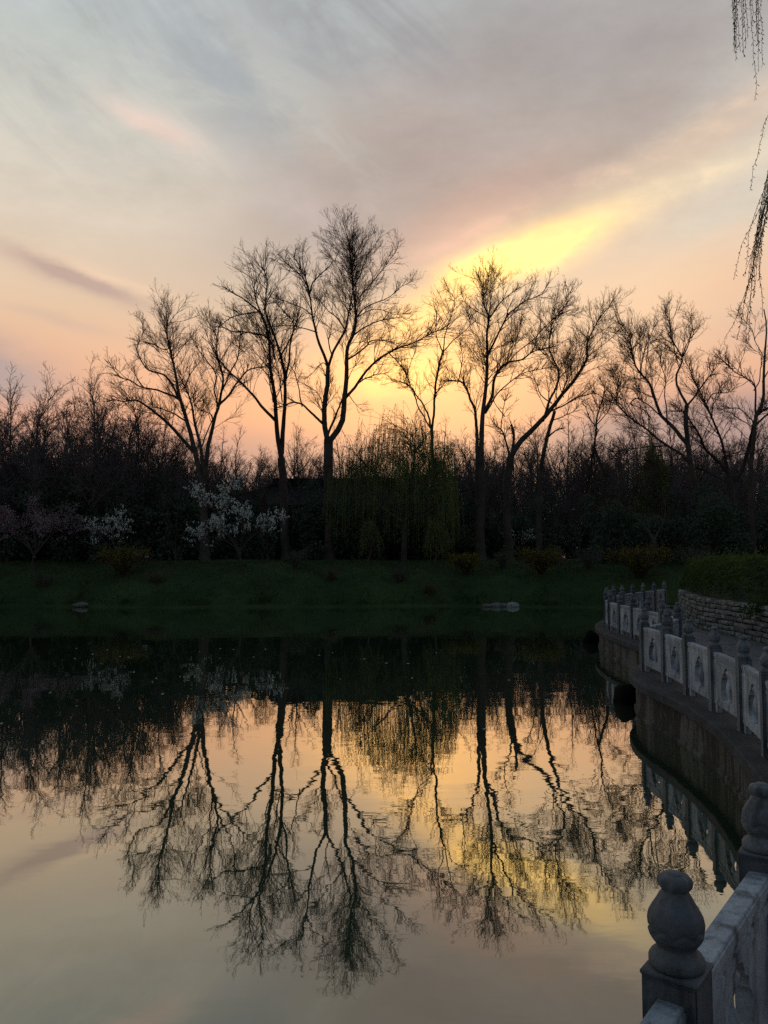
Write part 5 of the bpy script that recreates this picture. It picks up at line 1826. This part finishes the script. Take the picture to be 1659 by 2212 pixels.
# short curtain in the corner (tips between 7.9 and 9.0 m)
for (x, z) in [(4.03, 8.52), (4.08, 8.72), (4.06, 8.40), (4.12, 8.50), (4.15, 8.46), (4.18, 8.55), (4.22, 8.48), (4.20, 8.62), (4.27, 8.52), (4.26, 8.80), (4.30, 8.20), (4.33, 7.95), (4.36, 8.3), (4.40, 8.6), (4.45, 8.1), (4.1, 8.95), (4.24, 9.0)]:
    strand((x + rng.uniform(-0.03, 0.10), 8.95 + rng.uniform(-0.2, 0.2), 10.7 + rng.uniform(-0.1, 0.2)), (x, 8.95 + rng.uniform(-0.15, 0.15), z))
strand((4.22, 8.9, 10.7), (4.05, 8.92, 8.46))
# long bundle that comes in from the right and sways left lower down
def sway(pts):
    q = resample(pts, 16)
    strands.append(q + rng.normal(size=(16, 3)) * 0.008)


for i in range(17):
    zt = rng.uniform(5.05, 6.2)
    xt = 4.06 + max(zt - 5.05, 0) * 0.24 + rng.normal() * 0.045 + (0.14 if i > 11 else 0)
    yt = 9.0 + rng.uniform(-0.15, 0.15)
    j0 = rng.normal() * 0.04
    sway([(4.80 + j0, 9.1, 8.9), (4.70 + j0, 9.1, 7.9), (4.44 + j0 * 0.7, yt, 6.9), (max(xt, 4.27 + j0 * 0.6), yt, 6.2 if zt < 6.0 else 6.4), (xt, yt, zt)])
sway([(4.80, 9.1, 8.9), (4.66, 9.1, 7.6), (4.36, 9.0, 6.7), (4.12, 9.0, 6.2), (4.02, 9.0, 5.84)])
sway([(4.80, 9.1, 8.9), (4.66, 9.1, 7.4), (4.34, 9.0, 6.5), (4.20, 9.0, 6.05), (4.12, 9.0, 5.85)])
sway([(4.80, 9.1, 8.9), (4.66, 9.1, 7.6), (4.40, 9.0, 6.5), (4.10, 9.0, 5.5), (3.90, 9.0, 5.12)])
sway([(4.75, 9.1, 8.9), (4.60, 9.1, 8.2), (4.36, 9.0, 7.4), (4.27, 9.0, 7.1), (4.23, 9.0, 6.86)])
S = np.array(strands)
g1 = Geo()
tubes(g1, S - ORG, np.repeat(np.linspace(0.0042, 0.0022, 16)[None], len(S), 0), 4, rng)
link('hanging_branches', g1.mesh('hanging_branches'), M_twig, wil)
g2 = Geo()
Cs, Ds = [], []
for q in S:
    seg = np.linalg.norm(np.diff(q, axis=0), axis=1)
    L = np.concatenate(([0], np.cumsum(seg)))
    for j, s in enumerate(np.arange(0.25, L[-1], 0.031)):
        p = np.array([np.interp(s, L, q[:, k_]) for k_ in range(3)])
        a = j * 2.4 + rng.uniform(-.4, .4)
        Cs.append(p)
        Ds.append((math.cos(a) * 0.9, math.sin(a) * 0.9, -1.0 + rng.uniform(-.5, .4)))
leaves(g2, np.array(Cs) - ORG, 0.040, rng, unit(np.array(Ds)), 0.26)
tag(link('buds', g2.mesh('buds'), M_nearleaf, wil), kind='stuff')

# bush overhanging the wall at the right edge
sh = shrub_proto('overhanging_bush', 810, 2600, 0.42, 0.75, M_hedge, 0.06, 6)
sh.location = (9.12, 18.95, 1.02)
tag(sh, 'brighter leafy bush spilling over the stone wall at the right edge', 'bush')


# small brushy bushes scattered over the bank
def brush(loc, rx, h, seed, label, m):
    rng = np.random.default_rng(seed)
    o = empty('bank_bush', (loc[0], loc[1], gz(*loc)), label, 'bush', 'small brushy bushes on the bank')
    n = 60
    a = rng.uniform(0, 6.28, n)
    rr = rng.uniform(0.1, 1.0, n) * rx
    P = np.zeros((n, 6, 3))
    hh = h * rng.uniform(0.6, 1.1, n)
    for j in range(6):
        t = j / 5
        P[:, j] = np.stack([np.cos(a) * rr * t, np.sin(a) * rr * t, hh * t - 0.05], 1) + rng.normal(size=(n, 3)) * 0.03 * t
    g = Geo()
    tubes(g, P, np.repeat(np.linspace(0.012, 0.005, 6)[None], n, 0), 3, rng)
    B, b_ = sprout(P, np.full((n, 6), 0.008), rng, 0.2, 0.25, (0.25, 0.5), (0.15, 0.6), (20, 60), 0.2, 4, 0.006, 0.004)
    tubes(g, B, b_, 3, rng)
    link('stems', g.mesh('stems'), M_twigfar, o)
    src = np.concatenate([P[:, 2:].reshape(-1, 3), B[:, 1:].reshape(-1, 3)])
    C = src[rng.integers(0, len(src), 700)] + rng.normal(size=(700, 3)) * 0.04
    g2 = Geo()
    leaves(g2, C, 0.09, rng, None, 0.45)
    tag(link('foliage', g2.mesh('foliage'), m, o), kind='stuff')


M_olive = leafy('olive_leaf', (0.05, 0.055, 0.018), (0.09, 0.09, 0.03), 2.0, 0.3)
BR = [(-19.4, 45.6, 0.9, 0.8, 'small brushy bush near the water below the pink blossoming tree'), (-12.9, 45.3, 0.7, 0.6, 'low brushy bush near the water below the left sapling'),
      (-5.4, 48.6, 0.9, 1.1, 'brushy bush right of the white magnolia'), (-3.0, 46.0, 0.7, 0.6, 'low brushy bush on the bank below the tallest tree'),
      (0.9, 46.6, 0.9, 0.8, 'brushy bush on the bank straight below the green willow'), (7.2, 49.0, 0.9, 1.0, 'brushy bush behind the yellow-flecked bush'),
      (12.2, 47.8, 1.1, 1.2, 'brushy bush between the yellow-flecked bush and the forked small tree'), (17.6, 44.8, 1.2, 1.3, 'brushy bush on the bank right of the forked small tree'),
      (-23.6, 46.8, 1.2, 1.3, 'brushy bush at the left edge beside the pink blossoming tree'), (2.6, 45.3, 0.6, 0.5, 'lowest brushy bush at the water edge below the willow')]
for i, (x, y, rx, hh_, lab) in enumerate(BR):
    brush((x, y), rx, hh_, 950 + i, lab, M_olive if i % 2 else M_grass)

# a few leaves and petals afloat
rng = np.random.default_rng(77)
n = 46
g = Geo()
C = np.stack([rng.uniform(-9, 3, n), rng.uniform(12, 24, n), np.full(n, 0.006)], 1)
a = rng.uniform(0, 6.28, n)
for q in range(n):
    s_ = rng.uniform(0.02, 0.05)
    u = np.array([math.cos(a[q]), math.sin(a[q]), 0]) * s_
    v = np.array([-math.sin(a[q]), math.cos(a[q]), 0]) * s_ * 0.5
    g.add(np.array([C[q] - u, C[q] + v, C[q] + u + (0, 0, 0.006), C[q] - v]), [(0, 1, 2, 3)])
tag(link('floating_leaves', g.mesh('floating_leaves'), M_white), 'tiny pale petals afloat on the pond', 'petals', kind='stuff')
